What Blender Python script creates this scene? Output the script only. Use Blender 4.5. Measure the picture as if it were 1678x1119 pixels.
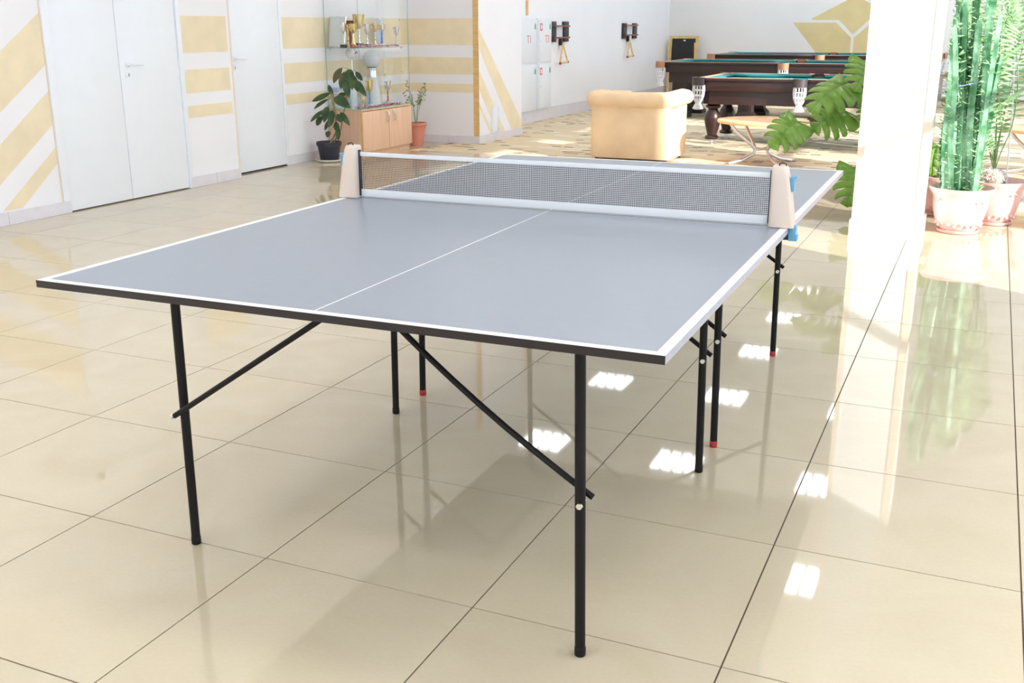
import bpy, bmesh, math, random
from mathutils import Vector, Matrix, Euler
random.seed(7)
PI = math.pi
for o in list(bpy.data.objects):
    bpy.data.objects.remove(o)
sc = bpy.context.scene
COL = sc.collection

# ------------------------------------------------------------------ camera
FPX = 1716.535                      # focal length in pixels of the 1678 px wide frame
CAM = Vector((1.262, -3.121, 1.3322))
CROT = Euler((math.radians(73.23), math.radians(0.117), math.radians(24.02)), 'XYZ')
cam_data = bpy.data.cameras.new('camera')
cam_data.sensor_width = 36.0
cam_data.lens = FPX / 1678 * 36.0
cam_data.clip_end = 100
cam = bpy.data.objects.new('camera', cam_data)
cam.location = CAM
cam.rotation_euler = CROT
COL.objects.link(cam)
sc.camera = cam

# ------------------------------------------------------------------ light
world = bpy.data.worlds.new('world')
sc.world = world
world.use_nodes = True
bg = world.node_tree.nodes['Background']
bg.inputs[0].default_value = (0.64, 0.79, 1.0, 1)
bg.inputs[1].default_value = 8.0
sun_data = bpy.data.lights.new('sun', 'SUN')
sun_data.energy = 30.0
sun_data.angle = math.radians(0.6)
sun_data.color = (1.0, 0.98, 0.955)
sun = bpy.data.objects.new('sun', sun_data)
SUN_EL = math.radians(21)
SUN_AZ = math.radians(-30)
sdir = Vector((math.cos(SUN_EL) * math.cos(SUN_AZ), math.cos(SUN_EL) * math.sin(SUN_AZ), math.sin(SUN_EL)))
sun.rotation_euler = sdir.to_track_quat('Z', 'Y').to_euler()
sun.location = (12, -6, 8)
COL.objects.link(sun)
LAMP_POWER = 60.0
sc.view_settings.view_transform = 'Standard'
sc.view_settings.look = 'None'
sc.view_settings.gamma = 1
sc.view_settings.use_curve_mapping = False
sc.view_settings.exposure = -1.62
sc.cycles.use_denoising = True
sc.cycles.max_bounces = 12
sc.cycles.diffuse_bounces = 8
sc.cycles.glossy_bounces = 5
sc.cycles.transparent_max_bounces = 24
sc.cycles.transmission_bounces = 6
sc.cycles.sample_clamp_indirect = 8.0
sc.cycles.caustics_reflective = False
sc.cycles.caustics_refractive = False

# ------------------------------------------------------------------ helpers
RM = CROT.to_matrix()
def ray(u, v):
    return RM @ Vector(((u - 839) / FPX, -(v - 559.5) / FPX, -1))
def atz(u, v, h=0.0):
    d = ray(u, v); return CAM + d * ((h - CAM.z) / d.z)
def atx(u, v, X):
    d = ray(u, v); return CAM + d * ((X - CAM.x) / d.x)
def aty(u, v, Y):
    d = ray(u, v); return CAM + d * ((Y - CAM.y) / d.y)
def proj(P):
    q = RM.transposed() @ (Vector(P) - CAM)
    if q.z >= -0.05: return None
    return (839 + FPX * q.x / -q.z, 559.5 - FPX * q.y / -q.z)

def nodes_of(name):
    m = bpy.data.materials.new(name); m.use_nodes = True
    nt = m.node_tree
    return m, nt, nt.nodes['Principled BSDF']
MATS = {}
def mat(name, col, rough=0.5, metal=0.0, spec=0.5, noise=0.0, nscale=8.0, bump=0.0, bscale=60.0, emit=None, trans=0.0, sss=0.0, coat=0.0):
    """plain procedural material: colour with a mottled variation and fine relief"""
    m, nt, b = nodes_of(name)
    b.inputs['Roughness'].default_value = rough
    b.inputs['Metallic'].default_value = metal
    b.inputs['Specular IOR Level'].default_value = spec
    b.inputs['Coat Weight'].default_value = coat
    tc = nt.nodes.new('ShaderNodeTexCoord')
    nz = nt.nodes.new('ShaderNodeTexNoise'); nz.inputs['Scale'].default_value = nscale
    nz.inputs['Detail'].default_value = 5
    nt.links.new(tc.outputs['Object'], nz.inputs['Vector'])
    r = nt.nodes.new('ShaderNodeMapRange')
    r.inputs[1].default_value = 0.3; r.inputs[2].default_value = 0.7
    r.inputs[3].default_value = 1 - noise; r.inputs[4].default_value = 1 + noise
    nt.links.new(nz.outputs['Fac'], r.inputs[0])
    mx = nt.nodes.new('ShaderNodeVectorMath'); mx.operation = 'SCALE'
    mx.inputs[0].default_value = col[:3]
    nt.links.new(r.outputs[0], mx.inputs['Scale'])
    nt.links.new(mx.outputs[0], b.inputs['Base Color'])
    if bump:
        n2 = nt.nodes.new('ShaderNodeTexNoise'); n2.inputs['Scale'].default_value = bscale
        nt.links.new(tc.outputs['Object'], n2.inputs['Vector'])
        bp = nt.nodes.new('ShaderNodeBump'); bp.inputs['Strength'].default_value = bump; bp.inputs['Distance'].default_value = 0.01
        nt.links.new(n2.outputs['Fac'], bp.inputs['Height']); nt.links.new(bp.outputs[0], b.inputs['Normal'])
    if emit:
        b.inputs['Emission Color'].default_value = (*emit[:3], 1); b.inputs['Emission Strength'].default_value = emit[3]
    if trans:
        b.inputs['Transmission Weight'].default_value = trans
    MATS[name] = m
    return m
def leaf_mat(name, col, col2, rough=0.35):
    m, nt, b = nodes_of(name)
    tc = nt.nodes.new('ShaderNodeTexCoord')
    nz = nt.nodes.new('ShaderNodeTexNoise'); nz.inputs['Scale'].default_value = 9
    nt.links.new(tc.outputs['Object'], nz.inputs['Vector'])
    cr = nt.nodes.new('ShaderNodeValToRGB')
    cr.color_ramp.elements[0].position = 0.35; cr.color_ramp.elements[0].color = (*col, 1)
    cr.color_ramp.elements[1].position = 0.65; cr.color_ramp.elements[1].color = (*col2, 1)
    nt.links.new(nz.outputs['Fac'], cr.inputs[0]); nt.links.new(cr.outputs[0], b.inputs['Base Color'])
    b.inputs['Roughness'].default_value = rough
    tr = nt.nodes.new('ShaderNodeBsdfTranslucent'); nt.links.new(cr.outputs[0], tr.inputs['Color'])
    mx = nt.nodes.new('ShaderNodeMixShader'); mx.inputs[0].default_value = 0.35
    out = nt.nodes['Material Output']
    nt.links.new(b.outputs[0], mx.inputs[1]); nt.links.new(tr.outputs[0], mx.inputs[2]); nt.links.new(mx.outputs[0], out.inputs[0])
    MATS[name] = m
    return m
def wood_mat(name, col, col2, rough=0.4, scale=(2, 2, 18), coat=0.0):
    m, nt, b = nodes_of(name)
    tc = nt.nodes.new('ShaderNodeTexCoord')
    mp = nt.nodes.new('ShaderNodeMapping'); mp.inputs['Scale'].default_value = scale
    nz = nt.nodes.new('ShaderNodeTexNoise'); nz.inputs['Scale'].default_value = 3; nz.inputs['Detail'].default_value = 6; nz.inputs['Distortion'].default_value = 0.6
    nt.links.new(tc.outputs['Object'], mp.inputs[0]); nt.links.new(mp.outputs[0], nz.inputs['Vector'])
    cr = nt.nodes.new('ShaderNodeValToRGB')
    cr.color_ramp.elements[0].position = 0.35; cr.color_ramp.elements[0].color = (*col, 1)
    cr.color_ramp.elements[1].position = 0.68; cr.color_ramp.elements[1].color = (*col2, 1)
    nt.links.new(nz.outputs['Fac'], cr.inputs[0]); nt.links.new(cr.outputs[0], b.inputs['Base Color'])
    b.inputs['Roughness'].default_value = rough; b.inputs['Coat Weight'].default_value = coat; b.inputs['Coat Roughness'].default_value = 0.15
    MATS[name] = m
    return m
def glass_mat(name, tint=(0.985, 0.995, 0.993), refl=0.8):
    m, nt, b = nodes_of(name)
    nt.nodes.remove(b)
    t = nt.nodes.new('ShaderNodeBsdfTransparent'); t.inputs[0].default_value = (*tint, 1)
    g = nt.nodes.new('ShaderNodeBsdfGlossy'); g.inputs['Roughness'].default_value = 0.02
    fr = nt.nodes.new('ShaderNodeFresnel'); fr.inputs[0].default_value = 1.45
    geo = nt.nodes.new('ShaderNodeNewGeometry'); mr = nt.nodes.new('ShaderNodeMapRange')
    mr.inputs[3].default_value = 1.45; mr.inputs[4].default_value = 1 / 1.45
    nt.links.new(geo.outputs['Backfacing'], mr.inputs[0]); nt.links.new(mr.outputs[0], fr.inputs[0])
    ml = nt.nodes.new('ShaderNodeMath'); ml.operation = 'MULTIPLY'; ml.inputs[1].default_value = refl
    mx = nt.nodes.new('ShaderNodeMixShader')
    nt.links.new(fr.outputs[0], ml.inputs[0]); nt.links.new(ml.outputs[0], mx.inputs[0])
    nt.links.new(t.outputs[0], mx.inputs[1]); nt.links.new(g.outputs[0], mx.inputs[2])
    nt.links.new(mx.outputs[0], nt.nodes['Material Output'].inputs[0])
    MATS[name] = m
    return m

class MB:
    def __init__(s): s.v = []; s.f = []
    def add(s, vs, fs):
        n = len(s.v); s.v += [tuple(p) for p in vs]; s.f += [tuple(i + n for i in f) for f in fs]; return s
    def box(s, x0, x1, y0, y1, z0, z1, M=None):
        vs = [Vector(p) for p in ((x0,y0,z0),(x1,y0,z0),(x1,y1,z0),(x0,y1,z0),(x0,y0,z1),(x1,y0,z1),(x1,y1,z1),(x0,y1,z1))]
        if M: vs = [M @ p for p in vs]
        return s.add(vs, [(0,3,2,1),(4,5,6,7),(0,1,5,4),(1,2,6,5),(2,3,7,6),(3,0,4,7)])
    def prism(s, poly, fn0, fn1):
        n = len(poly)
        vs = [fn0(p) for p in poly] + [fn1(p) for p in poly]
        fs = [tuple(range(n))[::-1], tuple(range(n, 2 * n))] + [(i, (i+1) % n, n + (i+1) % n, n + i) for i in range(n)]
        return s.add(vs, fs)
    def loft(s, rings, cap=True):
        n = len(rings[0]); vs = [p for r in rings for p in r]; fs = []
        for k in range(len(rings) - 1):
            for i in range(n):
                a, b = k*n + i, k*n + (i+1) % n
                fs.append((a, b, b + n, a + n))
        if cap:
            fs.append(tuple(range(n))[::-1]); fs.append(tuple(range((len(rings)-1)*n, len(rings)*n)))
        return s.add(vs, fs)
    def tube(s, path, r, n=10, cap=True, flat=None):
        P = [Vector(p) for p in path]; rings = []
        R = r if isinstance(r, (list, tuple)) else [r] * len(P)
        t0 = (P[1] - P[0]).normalized()
        up = Vector((0, 0, 1)) if abs(t0.z) < 0.9 else Vector((1, 0, 0))
        side = t0.cross(up).normalized()
        for i, p in enumerate(P):
            a = P[max(i-1, 0)]; b = P[min(i+1, len(P)-1)]
            t = (b - a).normalized()
            side = (side - t * side.dot(t)).normalized(); u2 = side.cross(t).normalized()
            fl = flat if flat else 1.0
            rings.append([p + side * (math.cos(2*PI*k/n) * R[i]) + u2 * (math.sin(2*PI*k/n) * R[i] * fl) for k in range(n)])
        return s.loft(rings, cap)
    def lathe(s, prof, n=20, c=(0, 0, 0), cap=True):
        c = Vector(c)
        return s.loft([[c + Vector((math.cos(2*PI*k/n) * r, math.sin(2*PI*k/n) * r, z)) for k in range(n)] for r, z in prof], cap)
    def ball(s, c, r, n=14, m=8, sz=1.0):
        prof = [(max(r * math.sin(PI * i / m), r*0.02), -r * sz * math.cos(PI * i / m)) for i in range(m + 1)]
        return s.lathe(prof, n, c)
    def build(s, name, m, parent=None, smooth=False, bevel=0.0, loc=None):
        me = bpy.data.meshes.new(name)
        me.from_pydata(s.v, [], s.f); me.update()
        bm = bmesh.new(); bm.from_mesh(me)
        if bevel:
            bmesh.ops.bevel(bm, geom=[e for e in bm.edges if len(e.link_faces) == 2 and e.calc_face_angle(0) > 0.6], offset=bevel, segments=2, affect='EDGES', profile=0.6)
        bmesh.ops.recalc_face_normals(bm, faces=bm.faces); bm.to_mesh(me); bm.free()
        if smooth or bevel:
            me.polygons.foreach_set('use_smooth', [True] * len(me.polygons))
            me.set_sharp_from_angle(angle=math.radians(42))
        me.materials.append(MATS[m] if isinstance(m, str) else m)
        o = bpy.data.objects.new(name, me); COL.objects.link(o)
        if parent: o.parent = parent
        if loc: o.location = loc
        return o
def tag(o, label=None, cat=None, group=None, kind=None):
    if label: o['label'] = label
    if cat: o['category'] = cat
    if group: o['group'] = group
    if kind: o['kind'] = kind
    return o
def thing(name, label, cat, loc=(0, 0, 0), rz=0.0, group=None):
    o = bpy.data.objects.new(name, None); o.empty_display_size = 0.1
    COL.objects.link(o); o.location = loc; o.rotation_euler = (0, 0, rz)
    return tag(o, label, cat, group)
def struct(name, mb, m, parent=None, **k):
    o = mb.build(name, m, parent, **k)
    if not parent: o['kind'] = 'structure'
    return o
def copy_tree(o, parent=None):
    c = o.copy(); COL.objects.link(c); c.parent = parent
    for ch in list(o.children): copy_tree(ch, c)
    return c
def share(o, parent, loc, rot=None, name=None):
    c = o.copy(); COL.objects.link(c); c.parent = parent; c.location = loc
    if rot: c.rotation_euler = rot
    return c

# ------------------------------------------------------------------ materials
mat('wall_white', (0.88, 0.88, 0.92), 0.6, noise=0.015, nscale=1.5, bump=0.04, bscale=150)
mat('wall_warm', (0.88, 0.855, 0.84), 0.65, noise=0.02, nscale=1.5)
mat('ceiling_white', (0.90, 0.90, 0.91), 0.8)
mat('stripe_paint', (0.83, 0.72, 0.51), 0.6, noise=0.06, nscale=5)
mat('mural_paint', (0.74, 0.60, 0.31), 0.6, noise=0.05, nscale=4)
mat('door_white', (0.86, 0.90, 0.96), 0.28, noise=0.01)
mat('skirting', (0.74, 0.72, 0.77), 0.25, noise=0.03)
mat('grout', (0.09, 0.06, 0.035), 0.8)
mat('dark_gap', (0.02, 0.02, 0.02), 0.8)
wood_mat('trim_wood', (0.66, 0.42, 0.16), (0.78, 0.54, 0.25), 0.45)
mat('trim_beige', (0.80, 0.69, 0.57), 0.5)
mat('table_grey', (0.235, 0.262, 0.31), 0.30, noise=0.02, nscale=40, bump=0.03, bscale=400, spec=0.55)
mat('line_white', (0.74, 0.73, 0.69), 0.45, noise=0.03, nscale=60)
mat('edge_dark', (0.017, 0.011, 0.009), 0.4, spec=0.35, noise=0.1)
mat('edge_sheen', (0.36, 0.36, 0.41), 0.35, noise=0.04, nscale=90)  # dark edging painted pale: window reflection put into its colour
mat('leg_black', (0.007, 0.006, 0.0055), 0.5, spec=0.2, noise=0.1)
mat('rubber_red', (0.35, 0.02, 0.02), 0.5)
mat('zinc', (0.72, 0.68, 0.55), 0.3, metal=0.9)
mat('net_cord', (0.045, 0.05, 0.065), 0.8)
mat('tape_white', (0.68, 0.69, 0.70), 0.7, bump=0.1, bscale=300)
mat('plastic_cream', (0.60, 0.50, 0.42), 0.4, noise=0.02)
mat('plastic_blue', (0.10, 0.32, 0.52), 0.4)
mat('plastic_black', (0.015, 0.015, 0.02), 0.45)
wood_mat('beech', (0.74, 0.47, 0.31), (0.80, 0.55, 0.38), 0.4, (14, 14, 1.0))
wood_mat('beech_edge', (0.70, 0.42, 0.18), (0.78, 0.50, 0.24), 0.4, (3, 3, 3))
glass_mat('glass')
mat('glass_edge', (0.35, 0.55, 0.53), 0.15, spec=0.6)
mat('gold', (0.83, 0.66, 0.33), 0.22, metal=1.0)
mat('silver', (0.82, 0.82, 0.84), 0.18, metal=1.0)
mat('chrome', (0.80, 0.82, 0.86), 0.2, metal=1.0)
mat('base_black', (0.03, 0.028, 0.03), 0.3)
mat('marble_white', (0.82, 0.80, 0.80), 0.25, noise=0.05)
mat('gloss_blue', (0.10, 0.14, 0.50), 0.25)
mat('pale_blue', (0.45, 0.56, 0.80), 0.3)
mat('sky_blue', (0.10, 0.35, 0.62), 0.3)
mat('gloss_red', (0.55, 0.09, 0.09), 0.3)
mat('bowl_brown', (0.22, 0.06, 0.05), 0.35)
mat('ribbon_red', (0.52, 0.08, 0.16), 0.7)
mat('ribbon_white', (0.80, 0.76, 0.80), 0.7)
mat('globe_white', (0.80, 0.82, 0.86), 0.35, noise=0.03)
mat('paper', (0.80, 0.84, 0.90), 0.4)
leaf_mat('leaf_dark', (0.035, 0.085, 0.03), (0.09, 0.16, 0.06), 0.3)
leaf_mat('leaf_dry', (0.16, 0.15, 0.07), (0.10, 0.13, 0.06), 0.4)
leaf_mat('leaf_small', (0.20, 0.27, 0.10), (0.42, 0.48, 0.28), 0.5)
leaf_mat('leaf_monstera', (0.21, 0.40, 0.05), (0.31, 0.52, 0.11), 0.28)
leaf_mat('leaf_fern', (0.30, 0.52, 0.22), (0.50, 0.70, 0.42), 0.45)
leaf_mat('cactus', (0.05, 0.22, 0.08), (0.34, 0.60, 0.40), 0.35)
mat('bark', (0.28, 0.20, 0.12), 0.8, noise=0.3, nscale=30)
mat('green_stem', (0.20, 0.34, 0.12), 0.45)
mat('root_hair', (0.52, 0.42, 0.30), 0.9, noise=0.3, nscale=60, bump=0.8, bscale=70)
mat('soil', (0.06, 0.04, 0.03), 0.95, noise=0.4, nscale=60, bump=0.8)
mat('pot_black', (0.018, 0.02, 0.035), 0.4)
mat('saucer_white', (0.85, 0.85, 0.86), 0.35)
mat('terracotta', (0.66, 0.27, 0.20), 0.6, noise=0.05)
mat('pot_pink', (0.76, 0.46, 0.42), 0.5, noise=0.02)
mat('stake_white', (0.84, 0.86, 0.86), 0.4)
mat('tie_blue', (0.22, 0.30, 0.55), 0.6)
mat('velour', (0.82, 0.60, 0.38), 0.85, noise=0.07, nscale=5, bump=0.1, bscale=200)
wood_mat('mahogany', (0.014, 0.005, 0.005), (0.030, 0.010, 0.009), 0.4, (1.5, 18, 18), coat=0.1)
wood_mat('mahogany_red', (0.018, 0.006, 0.006), (0.032, 0.010, 0.0095), 0.35, (1.5, 18, 18), coat=0.15)
mat('rail_highlight', (0.46, 0.33, 0.22), 0.3)  # highlight along the dark rails put into this pale colour
mat('cloth_teal', (0.012, 0.22, 0.235), 0.9, bump=0.1, bscale=300)
mat('leather_dark', (0.055, 0.042, 0.045), 0.5)
mat('leather_tan', (0.40, 0.18, 0.10), 0.5)
mat('pocket_net', (0.78, 0.80, 0.84), 0.8)
mat('slate_black', (0.012, 0.013, 0.014), 0.7, noise=0.2)
wood_mat('pine', (0.66, 0.44, 0.17), (0.78, 0.57, 0.28), 0.5, (3, 3, 3))
wood_mat('table_orange', (0.78, 0.46, 0.22), (0.84, 0.54, 0.29), 0.35, (2, 14, 2))
mat('aluminium', (0.74, 0.75, 0.80), 0.3, metal=0.85)
mat('cabinet_white', (0.82, 0.85, 0.90), 0.35)
mat('sticker_red', (0.62, 0.10, 0.14), 0.5)
mat('sticker_green', (0.10, 0.38, 0.30), 0.5)
mat('print_pink', (0.72, 0.24, 0.28), 0.5)
mat('rack_black', (0.016, 0.014, 0.02), 0.4)
mat('box_brown', (0.40, 0.30, 0.18), 0.6)
mat('column_white', (0.86, 0.86, 0.86), 0.5)
mat('lamp_frame', (0.8, 0.8, 0.8), 0.4)
mat('lamp_light', (0.9, 0.88, 0.8), 0.5, emit=(0.93, 0.965, 1.0, LAMP_POWER))

def added_cloth_material():  # translucent cloth for the curtains added as fill light
    m, nt, b = nodes_of('added_curtain_cloth')
    b.inputs['Base Color'].default_value = (.85, .86, .88, 1); b.inputs['Roughness'].default_value = .9
    tr = nt.nodes.new('ShaderNodeBsdfTranslucent'); tr.inputs['Color'].default_value = (.86, .88, .92, 1)
    mx = nt.nodes.new('ShaderNodeMixShader'); mx.inputs[0].default_value = .72
    nt.links.new(b.outputs[0], mx.inputs[1]); nt.links.new(tr.outputs[0], mx.inputs[2]); nt.links.new(mx.outputs[0], nt.nodes['Material Output'].inputs[0])
    MATS['added_curtain_cloth'] = m
added_cloth_material()
# floor tile: cream polished porcelain
def tile_material():
    m, nt, b = nodes_of('porcelain_tile')
    tc = nt.nodes.new('ShaderNodeTexCoord'); geo = nt.nodes.new('ShaderNodeNewGeometry'); oi = nt.nodes.new('ShaderNodeObjectInfo')
    n1 = nt.nodes.new('ShaderNodeTexNoise'); n1.inputs['Scale'].default_value = 2.2; n1.inputs['Detail'].default_value = 8; n1.inputs['Distortion'].default_value = 1.5
    nt.links.new(geo.outputs['Position'], n1.inputs['Vector'])
    cr = nt.nodes.new('ShaderNodeValToRGB')
    cr.color_ramp.elements[0].position = 0.32; cr.color_ramp.elements[0].color = (0.555, 0.468, 0.325, 1)
    cr.color_ramp.elements[1].position = 0.68; cr.color_ramp.elements[1].color = (0.59, 0.508, 0.365, 1)
    nt.links.new(n1.outputs['Fac'], cr.inputs[0])
    n3 = nt.nodes.new('ShaderNodeTexNoise'); n3.inputs['Scale'].default_value = 90; n3.inputs['Detail'].default_value = 3
    nt.links.new(geo.outputs['Position'], n3.inputs['Vector'])
    r3 = nt.nodes.new('ShaderNodeMapRange'); r3.inputs[3].default_value = 0.95; r3.inputs[4].default_value = 1.05
    nt.links.new(n3.outputs['Fac'], r3.inputs[0])
    ro = nt.nodes.new('ShaderNodeMapRange'); ro.inputs[3].default_value = 0.98; ro.inputs[4].default_value = 1.02
    nt.links.new(oi.outputs['Random'], ro.inputs[0])
    mm = nt.nodes.new('ShaderNodeMath'); mm.operation = 'MULTIPLY'
    nt.links.new(r3.outputs[0], mm.inputs[0]); nt.links.new(ro.outputs[0], mm.inputs[1])
    vs = nt.nodes.new('ShaderNodeVectorMath'); vs.operation = 'SCALE'
    nt.links.new(cr.outputs[0], vs.inputs[0]); nt.links.new(mm.outputs[0], vs.inputs['Scale'])
    nt.links.new(vs.outputs[0], b.inputs['Base Color'])
    b.inputs['Roughness'].default_value = 0.035
    b.inputs['Specular IOR Level'].default_value = 1.0
    MATS['porcelain_tile'] = m
tile_material()
# carpet: beige with scattered short dashes
def carpet_material():
    m, nt, b = nodes_of('dashed_carpet')
    geo = nt.nodes.new('ShaderNodeNewGeometry')
    def layer(sx, sy, off, thr):
        mp = nt.nodes.new('ShaderNodeMapping'); mp.inputs['Scale'].default_value = (1/sx, 1/sy, 0); mp.inputs['Location'].default_value = (off, off * 1.7, 0)
        nt.links.new(geo.outputs['Position'], mp.inputs[0])
        fl = nt.nodes.new('ShaderNodeVectorMath'); fl.operation = 'FLOOR'; nt.links.new(mp.outputs[0], fl.inputs[0])
        fr = nt.nodes.new('ShaderNodeVectorMath'); fr.operation = 'FRACTION'; nt.links.new(mp.outputs[0], fr.inputs[0])
        wn = nt.nodes.new('ShaderNodeTexWhiteNoise'); nt.links.new(fl.outputs[0], wn.inputs['Vector'])
        gt = nt.nodes.new('ShaderNodeMath'); gt.operation = 'GREATER_THAN'; gt.inputs[1].default_value = thr; nt.links.new(wn.outputs['Value'], gt.inputs[0])
        sp = nt.nodes.new('ShaderNodeSeparateXYZ'); nt.links.new(fr.outputs[0], sp.inputs[0])
        def win(sock, w):
            s1 = nt.nodes.new('ShaderNodeMath'); s1.operation = 'SUBTRACT'; s1.inputs[1].default_value = 0.5; nt.links.new(sock, s1.inputs[0])
            s2 = nt.nodes.new('ShaderNodeMath'); s2.operation = 'ABSOLUTE'; nt.links.new(s1.outputs[0], s2.inputs[0])
            s3 = nt.nodes.new('ShaderNodeMath'); s3.operation = 'LESS_THAN'; s3.inputs[1].default_value = w; nt.links.new(s2.outputs[0], s3.inputs[0])
            return s3.outputs[0]
        a = nt.nodes.new('ShaderNodeMath'); a.operation = 'MULTIPLY'; nt.links.new(win(sp.outputs['X'], 0.36), a.inputs[0]); nt.links.new(win(sp.outputs['Y'], 0.26), a.inputs[1])
        c = nt.nodes.new('ShaderNodeMath'); c.operation = 'MULTIPLY'; nt.links.new(a.outputs[0], c.inputs[0]); nt.links.new(gt.outputs[0], c.inputs[1])
        return c.outputs[0]
    base = nt.nodes.new('ShaderNodeTexNoise'); base.inputs['Scale'].default_value = 6; base.inputs['Detail'].default_value = 6
    nt.links.new(geo.outputs['Position'], base.inputs['Vector'])
    cr = nt.nodes.new('ShaderNodeValToRGB')
    cr.color_ramp.elements[0].position = 0.3; cr.color_ramp.elements[0].color = (0.60, 0.49, 0.33, 1)
    cr.color_ramp.elements[1].position = 0.7; cr.color_ramp.elements[1].color = (0.66, 0.55, 0.39, 1)
    nt.links.new(base.outputs['Fac'], cr.inputs[0])
    prev = cr.outputs[0]
    for (sx, sy, off, thr, colr) in ((0.15, 0.11, 0.0, 0.90, (0.12, 0.09, 0.07, 1)), (0.24, 0.15, 3.3, 0.86, (0.36, 0.25, 0.16, 1)), (0.34, 0.19, 7.1, 0.82, (0.72, 0.64, 0.50, 1))):
        mx = nt.nodes.new('ShaderNodeMix'); mx.data_type = 'RGBA'
        nt.links.new(layer(sx, sy, off, thr), mx.inputs[0]); nt.links.new(prev, mx.inputs[6]); mx.inputs[7].default_value = colr
        prev = mx.outputs[2]
    nt.links.new(prev, b.inputs['Base Color'])
    b.inputs['Roughness'].default_value = 0.75; b.inputs['Specular IOR Level'].default_value = 0.3
    MATS['dashed_carpet'] = m
carpet_material()

# ------------------------------------------------------------------ the setting
XL, XN, XP, XF, XR = -4.93, -5.09, -4.17, -4.73, 4.0
YB, YF, ZC = -7.5, 18.0, 3.6
floor = struct('floor', MB().box(-5.4, 4.3, YB - 0.3, YF + 0.3, -0.12, -0.0025), 'grout')
SX, SY, OX, OY = 0.6007, 0.6084, -0.931, -1.1364
CARPET_Y = 7.22
tile_me = MB().box(-SX/2 + 0.0020, SX/2 - 0.0020, -SY/2 + 0.0020, SY/2 - 0.0020, -0.010, 0.0)
first_tile = None; rest = MB(); ntile = 0
for j in range(-11, 16):
    for i in range(-8, 9):
        x0, y0 = OX + i * SX, OY + j * SY
        cx, cy = x0 + SX/2, y0 + SY/2
        if cx < -5.4 or cx > 4.3 or y0 < -7.9 or y0 > 8.0: continue
        if y0 > CARPET_Y - 0.05 and cx > -4.6: continue
        seen = False
        for (dx, dy) in ((0, 0), (-.3, -.3), (.3, -.3), (-.3, .3), (.3, .3)):
            q = proj((cx + dx, cy + dy, 0))
            if q and -30 < q[0] < 1708 and 0 < q[1] < 1160: seen = True
        if seen:
            ntile += 1
            if first_tile is None:
                first_tile = tile_me.build('floor_tile', 'porcelain_tile', floor); first_tile.location = (cx, cy, 0)
            else:
                share(first_tile, floor, (cx, cy, 0))
        else:
            rest.box(cx - SX/2 + .0020, cx + SX/2 - .0020, cy - SY/2 + .0020, cy + SY/2 - .0020, -0.010, 0.0)
tag(rest.build('floor_tiles_out_of_view', 'porcelain_tile', floor), kind='stuff')
cp = MB()
cp.prism([(-4.62, CARPET_Y), (4.0, CARPET_Y), (4.0, YF), (XF, YF), (XF, 9.36), (XP, 9.36), (XP, 8.1), (-4.45, 8.1)], lambda p: (p[0], p[1], -0.006), lambda p: (p[0], p[1], 0.003))
cp.build('carpet', 'dashed_carpet', floor)

struct('ceiling', MB().box(-5.4, 4.3, YB - .3, YF + .3, ZC, ZC + 0.1), 'ceiling_white')
# left wall pieces
wall_left = struct('wall_left', MB().box(XL - .5, XL, YB, 2.60, 0, ZC).box(XL - .5, XL, 2.60, 4.02, 2.1, ZC).box(XL - .5, XL, 4.02, 4.66, 0, ZC).box(XL - .5, XL - .06, 2.6, 4.02, 0, 2.1), 'wall_white')
wall_nook = struct('wall_left_recess', MB().box(XN - .34, XN, 4.66, 8.1, 0, ZC), 'wall_white')
wall_pier = struct('wall_left_pier', MB().box(XN - .34, XP, 8.1, 9.36, 0, ZC), 'wall_white')
wall_lfar = struct('wall_left_far', MB().box(XN - .34, XF, 9.36, YF, 0, ZC), 'wall_white')
wall_far = struct('wall_far', MB().box(-5.4, 4.3, YF, YF + .25, 0, ZC), 'wall_warm')
# right wall with tall windows; the gaps between them leave the bands of shade on the floor
cwins = [(-4.1, -2.2), (-1.6, .5), (13.5, 15.3), (15.8, 17.6)]      # unseen; curtains are added here to turn sun into soft fill light
wins = [(1.27, 3.36), (3.81, 4.58), (5.52, 6.50), (6.90, 7.24), (7.62, 8.56), (9.1, 10.6), (11.2, 12.9)]
wins = sorted(wins + cwins)
wr = MB(); ys = [YB] + [t for w in wins for t in w] + [YF]
for k in range(0, len(ys), 2): wr.box(XR, XR + .08, ys[k], ys[k+1], 0, ZC)
for a, b in wins: wr.box(XR, XR + .08, a, b, 0, 0.22); wr.box(XR, XR + .08, a, b, 3.45, ZC)
struct('wall_right', wr, 'wall_white')
for k, (a, b) in enumerate(wins):
    f = MB().box(XR, XR + .06, a, a + .035, .22, 3.45).box(XR, XR + .06, b - .035, b, .22, 3.45).box(XR, XR + .06, a, b, .22, .26).box(XR, XR + .06, a, b, 3.41, 3.45).box(XR, XR + .06, a, b, 2.06, 2.13)
    w_ = struct('window_%d' % (k + 1), f, 'door_white')
    if (a, b) in cwins:
        n = 40; cu = []
        for q in range(n + 1):
            yy = a - .05 + (b - a + .1) * q / n
            cu.append((XR - .05 + .018 * math.sin(q * 1.9), yy))
        MB().add([(x, y, .12) for x, y in cu] + [(x, y, 3.5) for x, y in cu], [(q, q + 1, n + 2 + q, n + 1 + q) for q in range(n)]).build('added_curtain', 'added_curtain_cloth', w_)  # added curtain, out of view, spreads the window light
bwins = [(-4.2, -1.6), (-1.0, 1.4), (1.9, 3.7)]  # unseen back windows, added and enlarged to bring in skylight
wb = MB(); xs = [-5.4] + [t for w in bwins for t in w] + [4.3]
for k in range(0, len(xs), 2): wb.box(xs[k], xs[k+1], YB - .08, YB, 0, ZC)
for a, b in bwins: wb.box(a, b, YB - .08, YB, 0, .15); wb.box(a, b, YB - .08, YB, 3.3, ZC)
struct('wall_back', wb, 'wall_white')
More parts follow.
